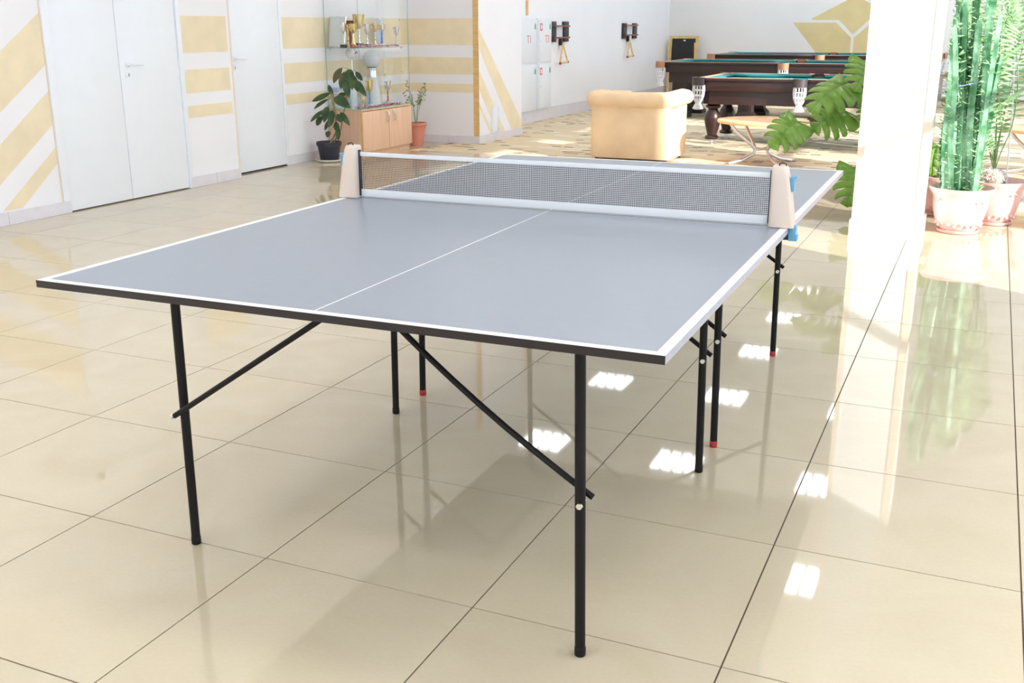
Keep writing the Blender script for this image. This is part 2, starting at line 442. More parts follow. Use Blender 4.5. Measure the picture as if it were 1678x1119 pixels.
for k, (a, b) in enumerate(bwins):
    f = MB().box(a, a + .05, YB - .07, YB - .01, .15, 3.3).box(b - .05, b, YB - .07, YB - .01, .15, 3.3).box(a, b, YB - .07, YB - .01, .15, .21).box(a, b, YB - .07, YB - .01, 3.24, 3.3).box((a+b)/2 - .03, (a+b)/2 + .03, YB - .07, YB - .01, .15, 3.3)
    struct('window_%d' % (len(wins) + k + 1), f, 'door_white')

# painted bands on the walls
T = 0.0012
for (z0, z1) in ((1.120, 1.418), (0.791, 0.984), (0.587, 0.687)):
    MB().box(XL, XL + T, 4.025, 4.615, z0, z1).build('painted_band', 'stripe_paint', wall_left)
    MB().box(XN, XN + T, 5.64, 8.098, z0, z1).build('painted_band', 'stripe_paint', wall_nook)
    MB().box(XN + .002, XP - .055, 8.1 - T, 8.1, z0, z1).build('painted_band', 'stripe_paint', wall_pier)
def wallpoly(poly, X, parent):
    MB().prism(poly, lambda p: (X, p[0], p[1]), lambda p: (X + T, p[0], p[1])).build('painted_band', 'stripe_paint', parent)
k1 = (1.426 - 1.186) / (2.573 - 2.217)
for (yt, zt, yb, zb, k) in ((2.573, 1.426, 2.572, 1.069, .69), (2.573, .889, 2.575, .650, .71)):
    wallpoly([(2.58, zt), (2.58, zb), (2.58 - 1.6, zb - 1.6 * k) if zb - 1.6*k > .1 else (2.58 - (zb - .1)/k, .1), (2.58 - (zt - .1)/k if zt - 1.6*k < .1 else .98, .1 if zt - 1.6*k < .1 else zt - 1.6*k)], XL, wall_left)
wallpoly([(2.58, .487), (2.58, .371), (2.226, .1), (2.056, .1)], XL, wall_left)
for poly in ([(8.105, 1.33), (8.105, 1.115), (9.05, .092), (9.36, .092), (9.36, .17)], [(8.105, .87), (8.105, .65), (8.62, .092), (8.84, .092)], [(8.105, .50), (8.105, .44), (8.43, .092), (8.50, .092)]):
    wallpoly(poly, XP, wall_pier)
# mural on the far wall
def fpoly(poly): MB().prism(poly, lambda p: (p[0], YF, p[1]), lambda p: (p[0], YF - .002, p[1])).build('painted_panel', 'mural_paint', wall_far)
mc = -1.212
fpoly([(-2.32, 1.378), (-1.53, 1.378), (-1.236, 1.105), (-1.236, .35), (-1.45, .35)])
fpoly([(2*mc + 2.32, 1.378), (2*mc + 1.53, 1.378), (2*mc + 1.236, 1.105), (2*mc + 1.236, .35), (2*mc + 1.45, .35)])
fpoly([(-1.97, 1.425), (-1.48, 1.425), (mc, 1.165), (2*mc + 1.48, 1.425), (2*mc + 1.97, 1.425), (2*mc + 1.97, 1.455), (mc, 1.855), (-1.97, 1.455)])
# baseboards made of single skirting tiles
def skirting(name, p0, p1, nrm, h=0.09, step=0.605, off=0.0, gap=.0015, m='skirting'):
    p0, p1 = Vector(p0), Vector(p1); d = (p1 - p0); L = d.length; d.normalize(); n = Vector(nrm)
    root = struct(name, MB().prism([(0, 0), (L, 0), (L, .006), (0, .006)], lambda q: (*(p0 + d*q[0] + n*q[1]), 0.0), lambda q: (*(p0 + d*q[0] + n*q[1]), h - .004)), 'skirting')
    a = 0.0; b = step - off if off else step
    while a < L - .01:
        e = min(b, L)
        MB().prism([(a + gap, .004), (e - gap, .004), (e - gap, .014), (a + gap, .014)], lambda q: (*(p0 + d*q[0] + n*q[1]), 0.001), lambda q: (*(p0 + d*q[0] + n*q[1]), h)).build('skirting_tile', m, root)
        a = e; b = e + step
    return root
skirting('baseboard_left', (XL, 0.6), (XL, 2.655), (1, 0), off=0.33)
skirting('baseboard_left_middle', (XL, 3.98), (XL, 4.655), (1, 0), off=.27)
skirting('baseboard_left_recess', (XN, 5.60), (XN, 8.08), (1, 0), off=.1)
skirting('baseboard_nook', (XN + .01, 8.1), (XP + .012, 8.1), (0, -1), off=.08)
skirting('baseboard_pier', (XP, 8.09), (XP, 9.37), (1, 0), off=.2)
skirting('baseboard_left_far', (XF, 9.36), (XF, YF), (1, 0), h=.17, step=1.2)
skirting('baseboard_far', (XF, YF), (4.0, YF), (0, -1), h=.12, step=1.2)
# corner trims
struct('trim_1', MB().box(XP - .055, XP + .006, 8.092, 8.10, .092, ZC).box(XP, XP + .006, 8.094, 8.115, .092, ZC), 'trim_wood')
struct('trim_2', MB().box(XL, XL + .003, 4.648, 4.662, .09, ZC).box(XL - .02, XL + .004, 4.66, 4.664, .09, ZC), 'trim_beige')
struct('trim_3', MB().box(XF, XF + .02, 10.79, 10.84, 1.47, ZC), 'trim_wood')
struct('trim_4', MB().box(XL, XL + .006, 2.581, 2.588, .09, 2.15), 'trim_beige')

# doors
def handle(parent, X, y, s=1, z=1.047):
    h = MB(); h.lathe([(.024, 0), (.024, .008), (.012, .010), (.010, .045)], 14)
    h.v = [(X + p[2], y + p[0], z + p[1]) for p in h.v]
    h.tube([(X + .045, y, z), (X + .05, y + s*.03, z), (X + .05, y + s*.125, z - .003)], [.009, .010, .008], 8)
    h.build('door_handle', 'cabinet_white', parent, smooth=True)
    k = MB(); k.lathe([(.024, 0), (.024, .006), (.02, .009)], 14); k.v = [(X + p[2], y + p[0], z - .076 + p[1]) for p in k.v]
    kk = k.build('keyhole_plate', 'cabinet_white', parent, smooth=True)
    MB().box(X + .0085, X + .0105, y - .003, y + .003, z - .088, z - .066).build('keyhole', 'plastic_black', parent)
d1 = bpy.data.objects.new('door_1', None); COL.objects.link(d1); d1.location = (0, 0, 0); d1['kind'] = 'structure'
MB().box(XL - .055, XL + .012, 2.592, 2.656, 0, 2.16).box(XL - .055, XL + .012, 3.975, 4.022, 0, 2.16).box(XL - .055, XL + .012, 2.592, 4.022, 2.09, 2.16).build('door_frame', 'door_white', d1, bevel=.003)
MB().box(XL - .058, XL - .05, 2.656, 3.975, 0, 2.09).build('door_gap', 'dark_gap', d1)
leafA = MB().box(XL - .045, XL - .003, 2.661, 3.299, .009, 2.085).build('door_leaf', 'door_white', d1, bevel=.002)
leafB = MB().box(XL - .045, XL - .003, 3.306, 3.971, .009, 2.085).build('door_leaf', 'door_white', d1, bevel=.002)
handle(leafB, XL - .003, 3.385, 1)
for yy in (2.658, 3.973):
    for zz in (.22, 1.05, 1.85):
        MB().tube([(XL + .002, yy, zz - .04), (XL + .002, yy, zz + .04)], .007, 8).build('hinge', 'cabinet_white', d1)
d2 = bpy.data.objects.new('door_2', None); COL.objects.link(d2); d2['kind'] = 'structure'
MB().box(XN, XN + .012, 4.66, 4.818, 0, 2.16).box(XN, XN + .012, 5.592, 5.632, 0, 2.16).box(XN, XN + .012, 4.66, 5.632, 2.09, 2.16).build('door_frame', 'door_white', d2, bevel=.003)
MB().box(XN, XN + .003, 4.818, 5.592, 0, 2.09).build('door_gap', 'dark_gap', d2)
lf2 = MB().box(XN + .003, XN + .010, 4.822, 5.588, .014, 2.085).build('door_leaf', 'door_white', d2, bevel=.002)
handle(lf2, XN + .010, 4.875, 1)
for zz in (.22, 1.05, 1.85): MB().tube([(XN + .014, 5.592, zz - .04), (XN + .014, 5.592, zz + .04)], .007, 8).build('hinge', 'cabinet_white', d2)

# column
CX0, CX1, CY0, CY1 = .52, .945, 4.05, 4.47
col = struct('column', MB().box(CX0, CX1, CY0, CY1, 0, ZC), 'column_white')
for (a, b) in ((CX0 - .004, CX0 + .036), (CX1 - .045, CX1 + .004)):
    MB().box(a, b, CY0 - .006, CY0, .105, ZC).build('corner_strip', 'trim_beige', col)
for (x0, x1, y0, y1) in ((CX0 - .014, CX1 + .014, CY0 - .014, CY0), (CX0 - .014, CX1 + .014, CY1, CY1 + .014), (CX0 - .014, CX0, CY0, CY1), (CX1, CX1 + .014, CY0, CY1)):
    MB().box(x0, x1, y0, y1, 0.001, .105).build('skirting_tile', 'saucer_white', col)

# ceiling lamps
def ceiling_lamp():
    t = thing('ceiling_lamp', 'square ceiling lamp with four bright louvred strips, some mirrored in the polished floor, some added for light', 'lamp', group='recessed square ceiling lamps')
    S = .30
    MB().box(-S, S, -S, -S + .03, -.02, 0).box(-S, S, S - .03, S, -.02, 0).box(-S, -S + .03, -S, S, -.02, 0).box(S - .03, S, -S, S, -.02, 0).build('frame', 'lamp_frame', t)
    for k in range(4):
        x = -.27 + .135 * k
        st = MB().box(x + .008, x + .127, -.268, .268, -.006, -.002).build('light_strip', 'lamp_light', t)
    lv = MB()
    for k in range(1, 4): lv.box(-.27 + .135*k - .012, -.27 + .135*k + .012, -.27, .27, -.02, -.001)
    for k in range(1, 7): lv.box(-.27, .27, -.27 + .077*k - .006, -.27 + .077*k + .006, -.016, -.006)
    lv.build('louvre', 'lamp_frame', t)
    return t
lamp0 = None
for x in (-3.28, -1.61, .05, 1.7, 3.1):  # last column is added out of view to brighten the far end
    for y in (-5.6, -3.2, -.9, 1.3, 5.87, 8.07, 10.55, 12.8, 15.0, 17.0):  # last row is likewise added for more light on the far walls
        if x == 1.7 and y > 1: continue
        if lamp0 is None: lamp0 = ceiling_lamp(); l = lamp0
        else: l = copy_tree(lamp0)
        l.location = (x, y, ZC)

# ------------------------------------------------------------------ table tennis table
AT = 0.0124
tt = thing('table_tennis_table', 'grey table tennis table with white border lines on thin black tube legs', 'table', (0, 0, 0), AT)
HX, HY, ZT, TH = .7625, 1.37, .760, .017
for s in (-1, 1):
    y0, y1 = sorted((s * .004, s * (HY - .0012)))
    top = MB().box(-HX + .0012, HX - .0012, y0, y1, ZT - TH, ZT).build('tabletop', 'table_grey', tt)
    ye = s * HY; yi = s * (HY - .0012)
    a, b = sorted((ye, yi))
    MB().box(-HX, HX, a, b, ZT - TH, ZT).build('end_edging', 'edge_dark', top)
    for sx in (-1, 1):
        a, b = sorted((sx * HX, sx * (HX - .0012)))
        c, d = sorted((s * .004, s * (HY - .0012)))
        MB().box(a, b, c, d, ZT - TH, ZT).build('side_edging', 'edge_sheen', top)
        a, b = sorted((sx * (HX - .001), sx * (HX - .021)))
        MB().box(a, b, c, d, ZT, ZT + .0004).build('side_line', 'line_white', top)
    a, b = sorted((s * (HY - .001), s * (HY - .021)))
    MB().box(-HX + .021, HX - .021, a, b, ZT, ZT + .0004).build('end_line', 'line_white', top)
    c, d = sorted((s * .004, s * (HY - .021)))
    MB().box(-.0016, .0016, c, d, ZT, ZT + .0004).build('centre_line', 'line_white', top)
    # steel bearers under the board
    for sx in (-1, 1):
        c, d = sorted((s * .03, s * 1.28))
        MB().box(sx*.40 - .012, sx*.40 + .012, c, d, ZT - TH - .022, ZT - TH).build('bearer', 'leg_black', tt)
legs = [(-.566, -1.137, 0), (.56, -1.224, 0), (-.559, -.06, 0), (.564, -.143, 0), (-.562, .151, 1), (.56, .076, 1), (-.56, 1.20, 1), (.564, 1.158, 1)]
mids = [-1.18, -1.18, -.10, -.10, .113, .113, 1.18, 1.18]
for k, (x, y, red) in enumerate(legs):
    sg = 1 if x > 0 else -1
    tx = x - sg * .010; ty = y - .004
    zt = ZT - TH - .012
    path = [(x, y, .018 if red else .004), (x*.5 + tx*.5, y*.5 + ty*.5, .35), (tx, ty, .695)]
    for q in range(1, 7):
        a = q / 6 * PI / 2
        path.append((tx - sg * .034 * (1 - math.cos(a)), ty, .695 + (zt - .695) * math.sin(a)))
    path.append((0, mids[k], zt))
    leg = MB().tube(path, .0117, 14).build('leg', 'leg_black', tt, smooth=True)
    cap = MB().lathe([(.0115, 0), (.0128, .002), (.0128, .02), (.0118, .022)], 14, (x, y, .0))
    cap.build('foot_cap', 'rubber_red' if red else 'leg_black', leg, smooth=True)
    zb = .365
    if k == 0:
        bt = MB().tube([(x - .012, y - .0155, zb + .004), (x - .030, y - .0155, zb + .002)], .0038, 8)
        bt.tube([(x - .018, y - .0155, zb + .003), (x - .025, y - .0155, zb + .0025)], .0072, 6)
    else:
        bt = MB().tube([(x - .003, y - .0165, zb), (x - .003, y + .022, zb)], .0038, 8)
        bt.tube([(x - .003, y - .0170, zb), (x - .003, y - .0110, zb)], .0072, 6)
    bt.build('bolt', 'zinc', leg)
    # brace: flat steel bar from the bolt up to the middle of the crossbar
    ny = -.0155 if k == 0 else .0155
    bow = .018 if k == 1 else 0
    pts = []
    for q in range(9):
        f = q / 8
        px = x + sg * .017 + (sg * .03 - x - sg * .017) * f
        pz = zb + (.004 if k == 0 else .012) + (zt - .004 - zb) * f - bow * math.sin(PI * f)
        pts.append((px, y + ny + (mids[k] - y) * f, pz))
    MB().tube(pts, .0072, 10).build('brace', 'leg_black', tt, smooth=True)

# net
net = thing('table_tennis_net', 'dark mesh table tennis net with white tape across the grey table', 'net', (0, 0, 0), AT)
XA, XB = -.700, .704
zn0, zn1 = .788, .906
nm = MB()
nv = int((XB - XA) / .0058)
for k in range(nv + 1):
    x = XA + (XB - XA) * k / nv
    nm.box(x - .0005, x + .0005, -.0005, .0005, zn0, zn1)
for k in range(21):
    z = zn0 + (zn1 - zn0) * k / 20
    nm.box(XA, XB, -.0005, .0005, z - .0006, z + .0006)
nm.build('net_mesh', 'net_cord', net)
MB().box(XA, XB, -.002, .002, .904, .9175).build('top_tape', 'tape_white', net, bevel=.0006)
MB().box(XA, XB, -.002, .002, .7655, .790).build('bottom_tape', 'tape_white', net, bevel=.0006)
def rrect(cx, cy, hx, hy, z, r=.008, n=4):
    pts = []
    for (sx, sy, a0) in ((1, 1, 0), (-1, 1, PI/2), (-1, -1, PI), (1, -1, 3*PI/2)):
        for k in range(n + 1):
            a = a0 + PI/2 * k / n
            pts.append(Vector((cx + sx*(hx - r) + r*math.cos(a), cy + sy*(hy - r) + r*math.sin(a), z)))
    return pts
for s in (-1, 1):
    def ring(xi, xo, hy, z): return rrect(s*(xi + xo)/2, 0, (xo - xi)/2, hy, z, .012)
    post = MB().loft([ring(.704, .779, .030, .762), ring(.704, .778, .030, .772), ring(.7035, .768, .028, .835), ring(.703, .757, .026, .90), ring(.703, .748, .025, .934), ring(.706, .744, .022, .940)]).build('post', 'plastic_cream', net, smooth=True)
    MB().box(*sorted((s*.6985, s*.7045)), -.006, .006, .768, .925).build('net_slot', 'plastic_black', post)
    MB().prism([(.757, .908), (.776, .912), (.775, .905), (.769, .903), (.771, .868), (.764, .866), (.760, .875)], lambda p: (s*p[0], -.012, p[1]), lambda p: (s*p[0], .012, p[1])).build('release_lever', 'plastic_blue', post, bevel=.0015)
    MB().prism([(.7640, .768), (.784, .768), (.7845, .742), (.789, .740), (.789, .722), (.7640, .722)], lambda p: (s*p[0], -.014, p[1]), lambda p: (s*p[0], .014, p[1])).build('clamp_jaw', 'plastic_blue', post, bevel=.0015)
    MB().box(*sorted((s*.715, s*.766)), -.012, .012, .724, .741).build('clamp_pad', 'plastic_black', post)
    MB().tube([(s*.722, -.004, .938), (s*.724, -.004, .946), (s*.733, -.004, .948), (s*.742, -.004, .945), (s*.743, -.004, .938)], .0022, 6).build('cord_loop', 'plastic_black', post)

# ------------------------------------------------------------------ display cabinet with trophies
KX0, KX1, KY0, KY1, KZ = XN + .017, -4.66, 6.35, 7.385, .503
kb = thing('display_cabinet', 'beech cabinet with two doors carrying a glass showcase full of trophies', 'cabinet', ((KX0+KX1)/2, (KY0+KY1)/2, 0))
def K(x0, x1, y0, y1, z0, z1): return MB().box(x0 - (KX0+KX1)/2, x1 - (KX0+KX1)/2, y0 - (KY0+KY1)/2, y1 - (KY0+KY1)/2, z0, z1)
K(KX0, KX1 - .018, KY0, KY0 + .018, .06, KZ - .02).build('side_panel', 'beech', kb)
K(KX0, KX1 - .018, KY1 - .018, KY1, .06, KZ - .02).build('side_panel', 'beech', kb)
K(KX0, KX0 + .01, KY0 + .018, KY1 - .018, .06, KZ - .02).build('back_panel', 'beech', kb)
K(KX0, KX1 - .018, KY0 + .018, KY1 - .018, .06, .078).build('bottom_panel', 'beech', kb)
K(KX0, KX1 - .035, KY0 + .01, KY1 - .012, 0, .06).build('plinth', 'beech', kb)
K(KX0, KX1, KY0, KY1, KZ - .02, KZ - .006).build('cabinet_top', 'beech_edge', kb, bevel=.002)
K(KX0 + .004, KX1 - .002, KY0 + .004, KY1 - .004, KZ - .006, KZ).build('glass_sheet', 'glass_edge', kb)
for (a, b, hy) in ((KY0 + .014, 6.888, 6.845), (6.897, KY1, 6.985)):
    dr = K(KX1 - .017, KX1, a, b, .066, KZ - .026).build('cabinet_door', 'beech', kb, bevel=.002)
    hx = KX1 - (KX0+KX1)/2; hyl = hy - (KY0+KY1)/2
    MB().tube([(hx, hyl, .46), (hx + .022, hyl + .004, .45), (hx + .026, hyl + .012, .405), (hx + .022, hyl + .018, .36), (hx, hyl + .02, .35)], .006, 8).build('handle', 'silver', dr, smooth=True)
K(KX1 - .018, KX1, KY0, KY0 + .012, .06, KZ - .02).build('edge_strip', 'beech_edge', kb)
GT = 1.95
K(KX0, KX1 - .004, KY0 + .003, KY0 + .007, KZ, GT).build('glass_pane', 'glass', kb)
K(KX1 - .008, KX1 - .004, KY0 + .010, 6.86, KZ, GT).build('glass_pane', 'glass', kb)
K(KX1 - .013, KX1 - .009, 6.83, KY1 - .01, KZ, GT).build('glass_pane', 'glass', kb)
K(KX0, KX1 - .004, KY1 - .009, KY1 - .005, KZ, GT).build('glass_pane', 'glass', kb)
for (x, y) in ((KX0 + .001, KY0 + .003), (KX1 - .006, KY0 + .003), (KX1 - .010, KY1 - .008)):
    K(x - .001, x + .003, y, y + .006, KZ, GT).build('glass_edge', 'glass_edge', kb)
shelf = K(KX0, KX1 - .02, KY0 + .012, KY1 - .09, 1.112, 1.118).build('glass_shelf', 'glass', kb)
K(KX1 - .021, KX1 - .019, KY0 + .012, KY1 - .09, 1.112, 1.118).build('shelf_edge', 'glass_edge', shelf)
K(KX0, KX1 - .02, KY0 + .010, KY0 + .012, 1.112, 1.118).build('shelf_edge', 'glass_edge', shelf)
for (x, y, z) in ((KX0 + .05, KY0 + .02, 1.104), (KX1 - .07, KY0 + .02, 1.104), (KX1 - .04, KY1 - .12, 1.104), (KX1 - .012, 6.84, .86), (KX1 - .012, 7.22, .86), (KX1 - .012, 6.80, 1.40), (KX1 - .012, 7.2, 1.40)):
    MB().ball((x - (KX0+KX1)/2, y - (KY0+KY1)/2, z), .008, 10, 6).build('glass_clip', 'silver', kb, smooth=True)
TX = -4.84
def trophy(u, vtop, vbot, zbase, name, label, cup='gold', stem=None, base='base_black', bw=.035, cr=.045, kind='cup', X=TX, zoom=True):
    """cup on a stem; pixel column and height give its place on the shelf"""
    P = atx(u, vbot, X); y = P.y
    D = (P - CAM).length
    h = (vbot - vtop) * D / FPX * 1.02
    t = thing(name, label, 'trophy', (X, y, zbase))
    bh = h * .13
    MB().box(-bw*.8, bw*.8, -bw*.8, bw*.8, 0, bh).build('base', base, t, bevel=.003)
    stem = stem or cup
    zc = h * (.55 if kind != 'cone' else .6)
    if kind == 'cone':
        MB().lathe([(bw*.75, bh), (bw*.55, bh + .1*h), (.012, bh + .32*h), (.014, bh + .36*h), (.009, zc)], 14).build('stem', stem, t, smooth=True)
    else:
        MB().lathe([(bw*.6, bh), (.012, bh + .05*h), (.008, bh + .14*h), (.013, bh + .18*h), (.007, bh + .24*h), (.010, zc - .02*h), (.007, zc)], 14).build('stem', stem, t, smooth=True)
    ztop = h * (.86 if kind == 'lid' else 1.0)
    hh = ztop - zc
    MB().lathe([(.008, zc), (cr*.5, zc + .12*hh), (cr*.85, zc + .4*hh), (cr*.95, zc + .75*hh), (cr*1.06, zc + hh), (cr*.98, zc + hh), (cr*.8, zc + .5*hh), (.01, zc + .2*hh)], 18).build('cup', cup, t, smooth=True)
    if kind == 'lid':
        MB().lathe([(cr, ztop), (cr*.8, ztop + .03*h), (.008, ztop + .05*h), (.006, h - .02*h), (.009, h - .01*h), (.004, h)], 14).build('lid', cup, t, smooth=True)
    for s in (-1, 1):
        MB().tube([(0, s*cr*.85, zc + .9*hh), (0, s*cr*1.35, zc + .85*hh), (0, s*cr*1.4, zc + .5*hh), (0, s*cr*.8, zc + .25*hh)], .0035, 6).build('handle', cup, t, smooth=True)
    return t
def W(u, v): return 500 + u / 7.995, 10 + v / 7.995
ZS = 1.1185
def tro(u, vt, vb, zb, *a, **k):
    uu, t_ = W(u, vt); _, b_ = W(u, vb)
    return trophy(uu, t_, b_, zb, *a, **k)
tro(505, 215, 515, ZS, 'trophy_cup', 'white and silver trophy cup on a broad black block beside the framed certificate', 'silver', 'marble_white', 'base_black', .034, .030, X=-4.87)
tro(566, 250, 520, ZS, 'trophy_cup', 'slim gold trophy with a red and white foot, second from the framed certificate', 'gold', 'gold', 'marble_white', .024, .021, X=-4.86)
tro(636, 235, 518, ZS, 'trophy_cup', 'gold trophy cup on a tapering gold cone behind the glass edge', 'gold', 'gold', 'gloss_red', .036, .045, kind='cone', X=-4.79)
tro(712, 112, 500, ZS, 'trophy_cup', 'tallest gold trophy with a wide bowl on a silver column on the glass shelf', 'gold', 'silver', 'base_black', .04, .062, X=-4.83)
tro(815, 232, 503, ZS, 'trophy_cup', 'tall plain silver goblet trophy on a black base', 'silver', 'silver', 'base_black', .034, .038, X=-4.82)
tro(918, 178, 488, ZS, 'trophy_cup', 'thin gold trophy with a pointed lid standing beside the pale blue plate', 'gold', 'gold', 'marble_white', .026, .040, kind='lid', X=-4.82)
tb = tro(1008, 192, 495, ZS, 'trophy_cup', 'silver trophy cup on a dark blue column in front of the pale blue plate', 'silver', 'gloss_blue', 'marble_white', .034, .045, kind='lid', X=-4.82)
tro(1202, 293, 520, ZS, 'trophy_cup', 'small silver trophy cup standing alone at the end of the glass shelf', 'silver', 'silver', 'marble_white', .026, .036, X=-4.80)
# lower row (on the cabinet top)
ZK = KZ + .0005
def V6(u, v): return 490 + u / 6.218, 90 + v / 6.218
def tr6(u, vt, vb, *a, **k):
    uu, t_ = V6(u, vt); _, b_ = V6(u, vb)
    return trophy(uu, t_, b_, ZK, *a, **k)
tr6(722, 240, 495, 'trophy_cup', 'gold trophy cup on a bright blue column beside the white globe trophy', 'gold', 'sky_blue', 'marble_white', .034, .040, X=-4.77)
tr6(907, 238, 455, 'trophy_cup', 'silver trophy cup on a red column, nearest the terracotta pot', 'silver', 'gloss_red', 'marble_white', .028, .040, X=-4.85)
tr6(652, 415, 530, 'trophy_cup', 'tiny gold trophy cup at the front edge of the cabinet top', 'gold', 'gold', 'marble_white', .022, .024, X=-4.71)
tr6(490, 395, 525, 'trophy_cup', 'small gold trophy half hidden behind the drooping leaves', 'gold', 'gold', 'marble_white', .026, .026, X=-5.0)
# globe trophy
P = atx(*V6(745, 470), -4.93)
gt = thing('globe_trophy', 'large white globe trophy on a silver collar and tapering white foot', 'trophy', (-4.935, 7.03, ZK))
MB().lathe([(.095, 0), (.093, .01), (.072, .20), (.056, .285), (.054, .296)], 24).build('foot', 'marble_white', gt, smooth=True)
MB().lathe([(.054, .296), (.052, .31), (.05, .37), (.066, .378), (.066, .39), (.045, .398)], 24).build('collar', 'silver', gt, smooth=True)
MB().ball((0, 0, .482), .098, 26, 16).build('globe', 'globe_white', gt, smooth=True)
# plate, bowl, certificate, plaques
P = aty(*W(1010, 320), 0) if False else atx(*W(1010, 320), -4.93)
pl = MB().prism([(math.cos(a*PI/12)*.085, math.sin(a*PI/12)*.145) for a in range(24)], lambda p: (.0, p[0], p[1]), lambda p: (.008, p[0], p[1])).build('award_plate', 'pale_blue', None)
pl.location = (-5.0, P.y + .04, ZS + .148); pl.rotation_euler = (0, math.radians(-6), 0)
tag(pl, 'pale blue oval award plate standing behind the blue column trophy', 'plate')
P = atx(*W(585, 205), -5.0)
bo = thing('award_bowl', 'dark red brown award bowl at the back of the glass shelf', 'bowl', (-5.0, P.y, ZS))
MB().lathe([(.045, 0), (.04, .01), (.015, .03), (.015, .20), (.02, .215)], 16).build('pedestal', 'bowl_brown', bo, smooth=True)
MB().lathe([(.02, .215), (.06, .23), (.075, .27), (.07, .27), (.05, .24), (.01, .23)], 18).build('bowl', 'bowl_brown', bo, smooth=True)
ce = thing('framed_certificate', 'white certificate in a silver frame leaning at the left end of the glass shelf', 'picture frame', (-4.975, 6.41, ZS), math.radians(-4))
Mx = Matrix.Rotation(math.radians(-9), 4, 'X')
for (x0, x1, z0, z1) in ((-.105, -.095, 0, .31), (.095, .105, 0, .31), (-.095, .095, 0, .01), (-.095, .095, .30, .31)):
    MB().box(x0, x1, -.006, .006, z0, z1, Mx).build('frame', 'silver', ce)
MB().box(-.095, .095, -.002, .004, .01, .30, Mx).build('sheet', 'paper', ce)
P = atx(*V6(590, 350), -4.93)
gp = MB().prism([(-.06, 0), (.06, 0), (.06, .30), (.03, .36), (-.03, .36), (-.06, .30)], lambda p: (0, p[0], p[1]), lambda p: (.012, p[0], p[1])).build('award_plaque', 'paper', None, bevel=.002)
gp.location = (-5.02, P.y + .06, ZK); tag(gp, 'pale glass award plaque on the cabinet top behind the hanging leaves', 'plaque')
P = atx(*V6(530, 100), -4.93)
fg = thing('white_ornament', 'white rounded ornament on a thin stand rising above the hanging leaves', 'ornament', (-4.90, P.y - .03, ZK))
MB().lathe([(.05, 0), (.05, .012), (.008, .02), (.006, .50)], 14).build('stand', 'silver', fg, smooth=True)
MB().ball((0, 0, .555), .062, 16, 10).build('head', 'marble_white', fg, smooth=True)
MB().tube([(.055, -.025, .55), (.062, 0, .575), (.057, .022, .56)], .006, 6).build('dark_mark', 'base_black', fg)
P = atx(*V6(375, 330), -5.0)
bb = thing('award_box', 'small violet and white box at the left end of the cabinet top', 'box', (-5.0, 6.42, ZK))
MB().box(-.04, .04, -.03, .03, 0, .17).build('box_body', 'marble_white', bb, bevel=.003)
MB().box(-.041, .041, -.031, .031, .17, .215).build('box_lid', 'pale_blue', bb, bevel=.003)
# medals with ribbons
def medal(x, y, z, ang, seed, lab, grp):
    r = random.Random(seed)
    t = thing('medal', lab, 'medal', (x, y, z), ang, grp)
    pts = []; L = .16
    for k in range(15):
        f = k / 14; a = f * 2 * PI
        pts.append((L*.55*math.cos(a), .028*math.sin(a) + .008*math.sin(3*a + seed), .005 + .012*abs(math.sin(2.5*a + seed))))
    for off, m in ((-.009, 'ribbon_red'), (.009, 'ribbon_white')):
        rb = MB(); vs = []; fs = []
        for (px, py, pz) in pts:
            vs += [(px, py + off - .009, pz), (px, py + off + .009, pz + .004), (px, py + off + .009, pz + .006), (px, py + off - .009, pz + .002)]
        for k in range(14):
            for q in range(4): fs.append((4*k + q, 4*k + (q+1) % 4, 4*k + 4 + (q+1) % 4, 4*k + 4 + q))
        rb.add(vs, fs).build('ribbon', m, t)
    MB().lathe([(.025, 0), (.026, .002), (.025, .005)], 16, (L*.62, 0, .001)).build('disc', 'gold', t, smooth=True)
for k in range(4): medal(-4.715, 6.46 + .225*k, ZS, PI/2 + (.12 if k % 2 else -.15), k, 'medal on a red and white ribbon lying on the glass shelf', 'medals on the glass shelf')
for k in range(4): medal(-4.718, 6.46 + .225*k, ZK, PI/2 + (.12 if k % 2 else -.15), k + 9, 'medal on a red and white ribbon lying on the cabinet top', 'medals on the cabinet top')

# ------------------------------------------------------------------ plants: leaf helper
def leaf_mesh(mb, base, tip, width, sag=.15, nrm=Vector((0, -1, .4)), n=7, fold=.25, th=.0012):
    base, tip = Vector(base), Vector(tip); d = tip - base; L = d.length
    t = d.normalized(); side = t.cross(nrm)
    if side.length < 1e-4: side = t.cross(Vector((1, 0, 0)))
    side.normalize(); up = side.cross(t).normalized()
    rows = []
    for k in range(n + 1):
        f = k / n
        c = base + d * f + up * (sag * L * math.sin(PI * f)) * 1.0
        w = width * .5 * (math.sin(PI * (f ** .85)) ** .8 if 0 < f < 1 else .02)
        rows.append([c - side*w + up*fold*w, c, c + side*w + up*fold*w])
    vs = []; fs = []
    for r in rows: vs += r
    for r in rows: vs += [p - up * th for p in r]
    N = len(rows) * 3
    for k in range(n):
        for q in (0, 1):
            a = k*3 + q; fs.append((a, a+1, a+4, a+3)); fs.append((N+a+3, N+a+4, N+a+1, N+a))
        fs.append((k*3, k*3+3, N+k*3+3, N+k*3)); fs.append((k*3+2, N+k*3+2, N+k*3+5, k*3+5))
    mb.add(vs, fs); return mb
def pot(t, prof, m, soil_z, soil_r, name='pot', n=28):
    o = MB().lathe(prof, n).build(name, m, t, smooth=True)
    MB().lathe([(soil_r*.1, soil_z - .004), (soil_r, soil_z), (soil_r*.6, soil_z + .008), (.01, soil_z + .01)], 18).build('soil', 'soil', t)
    return o
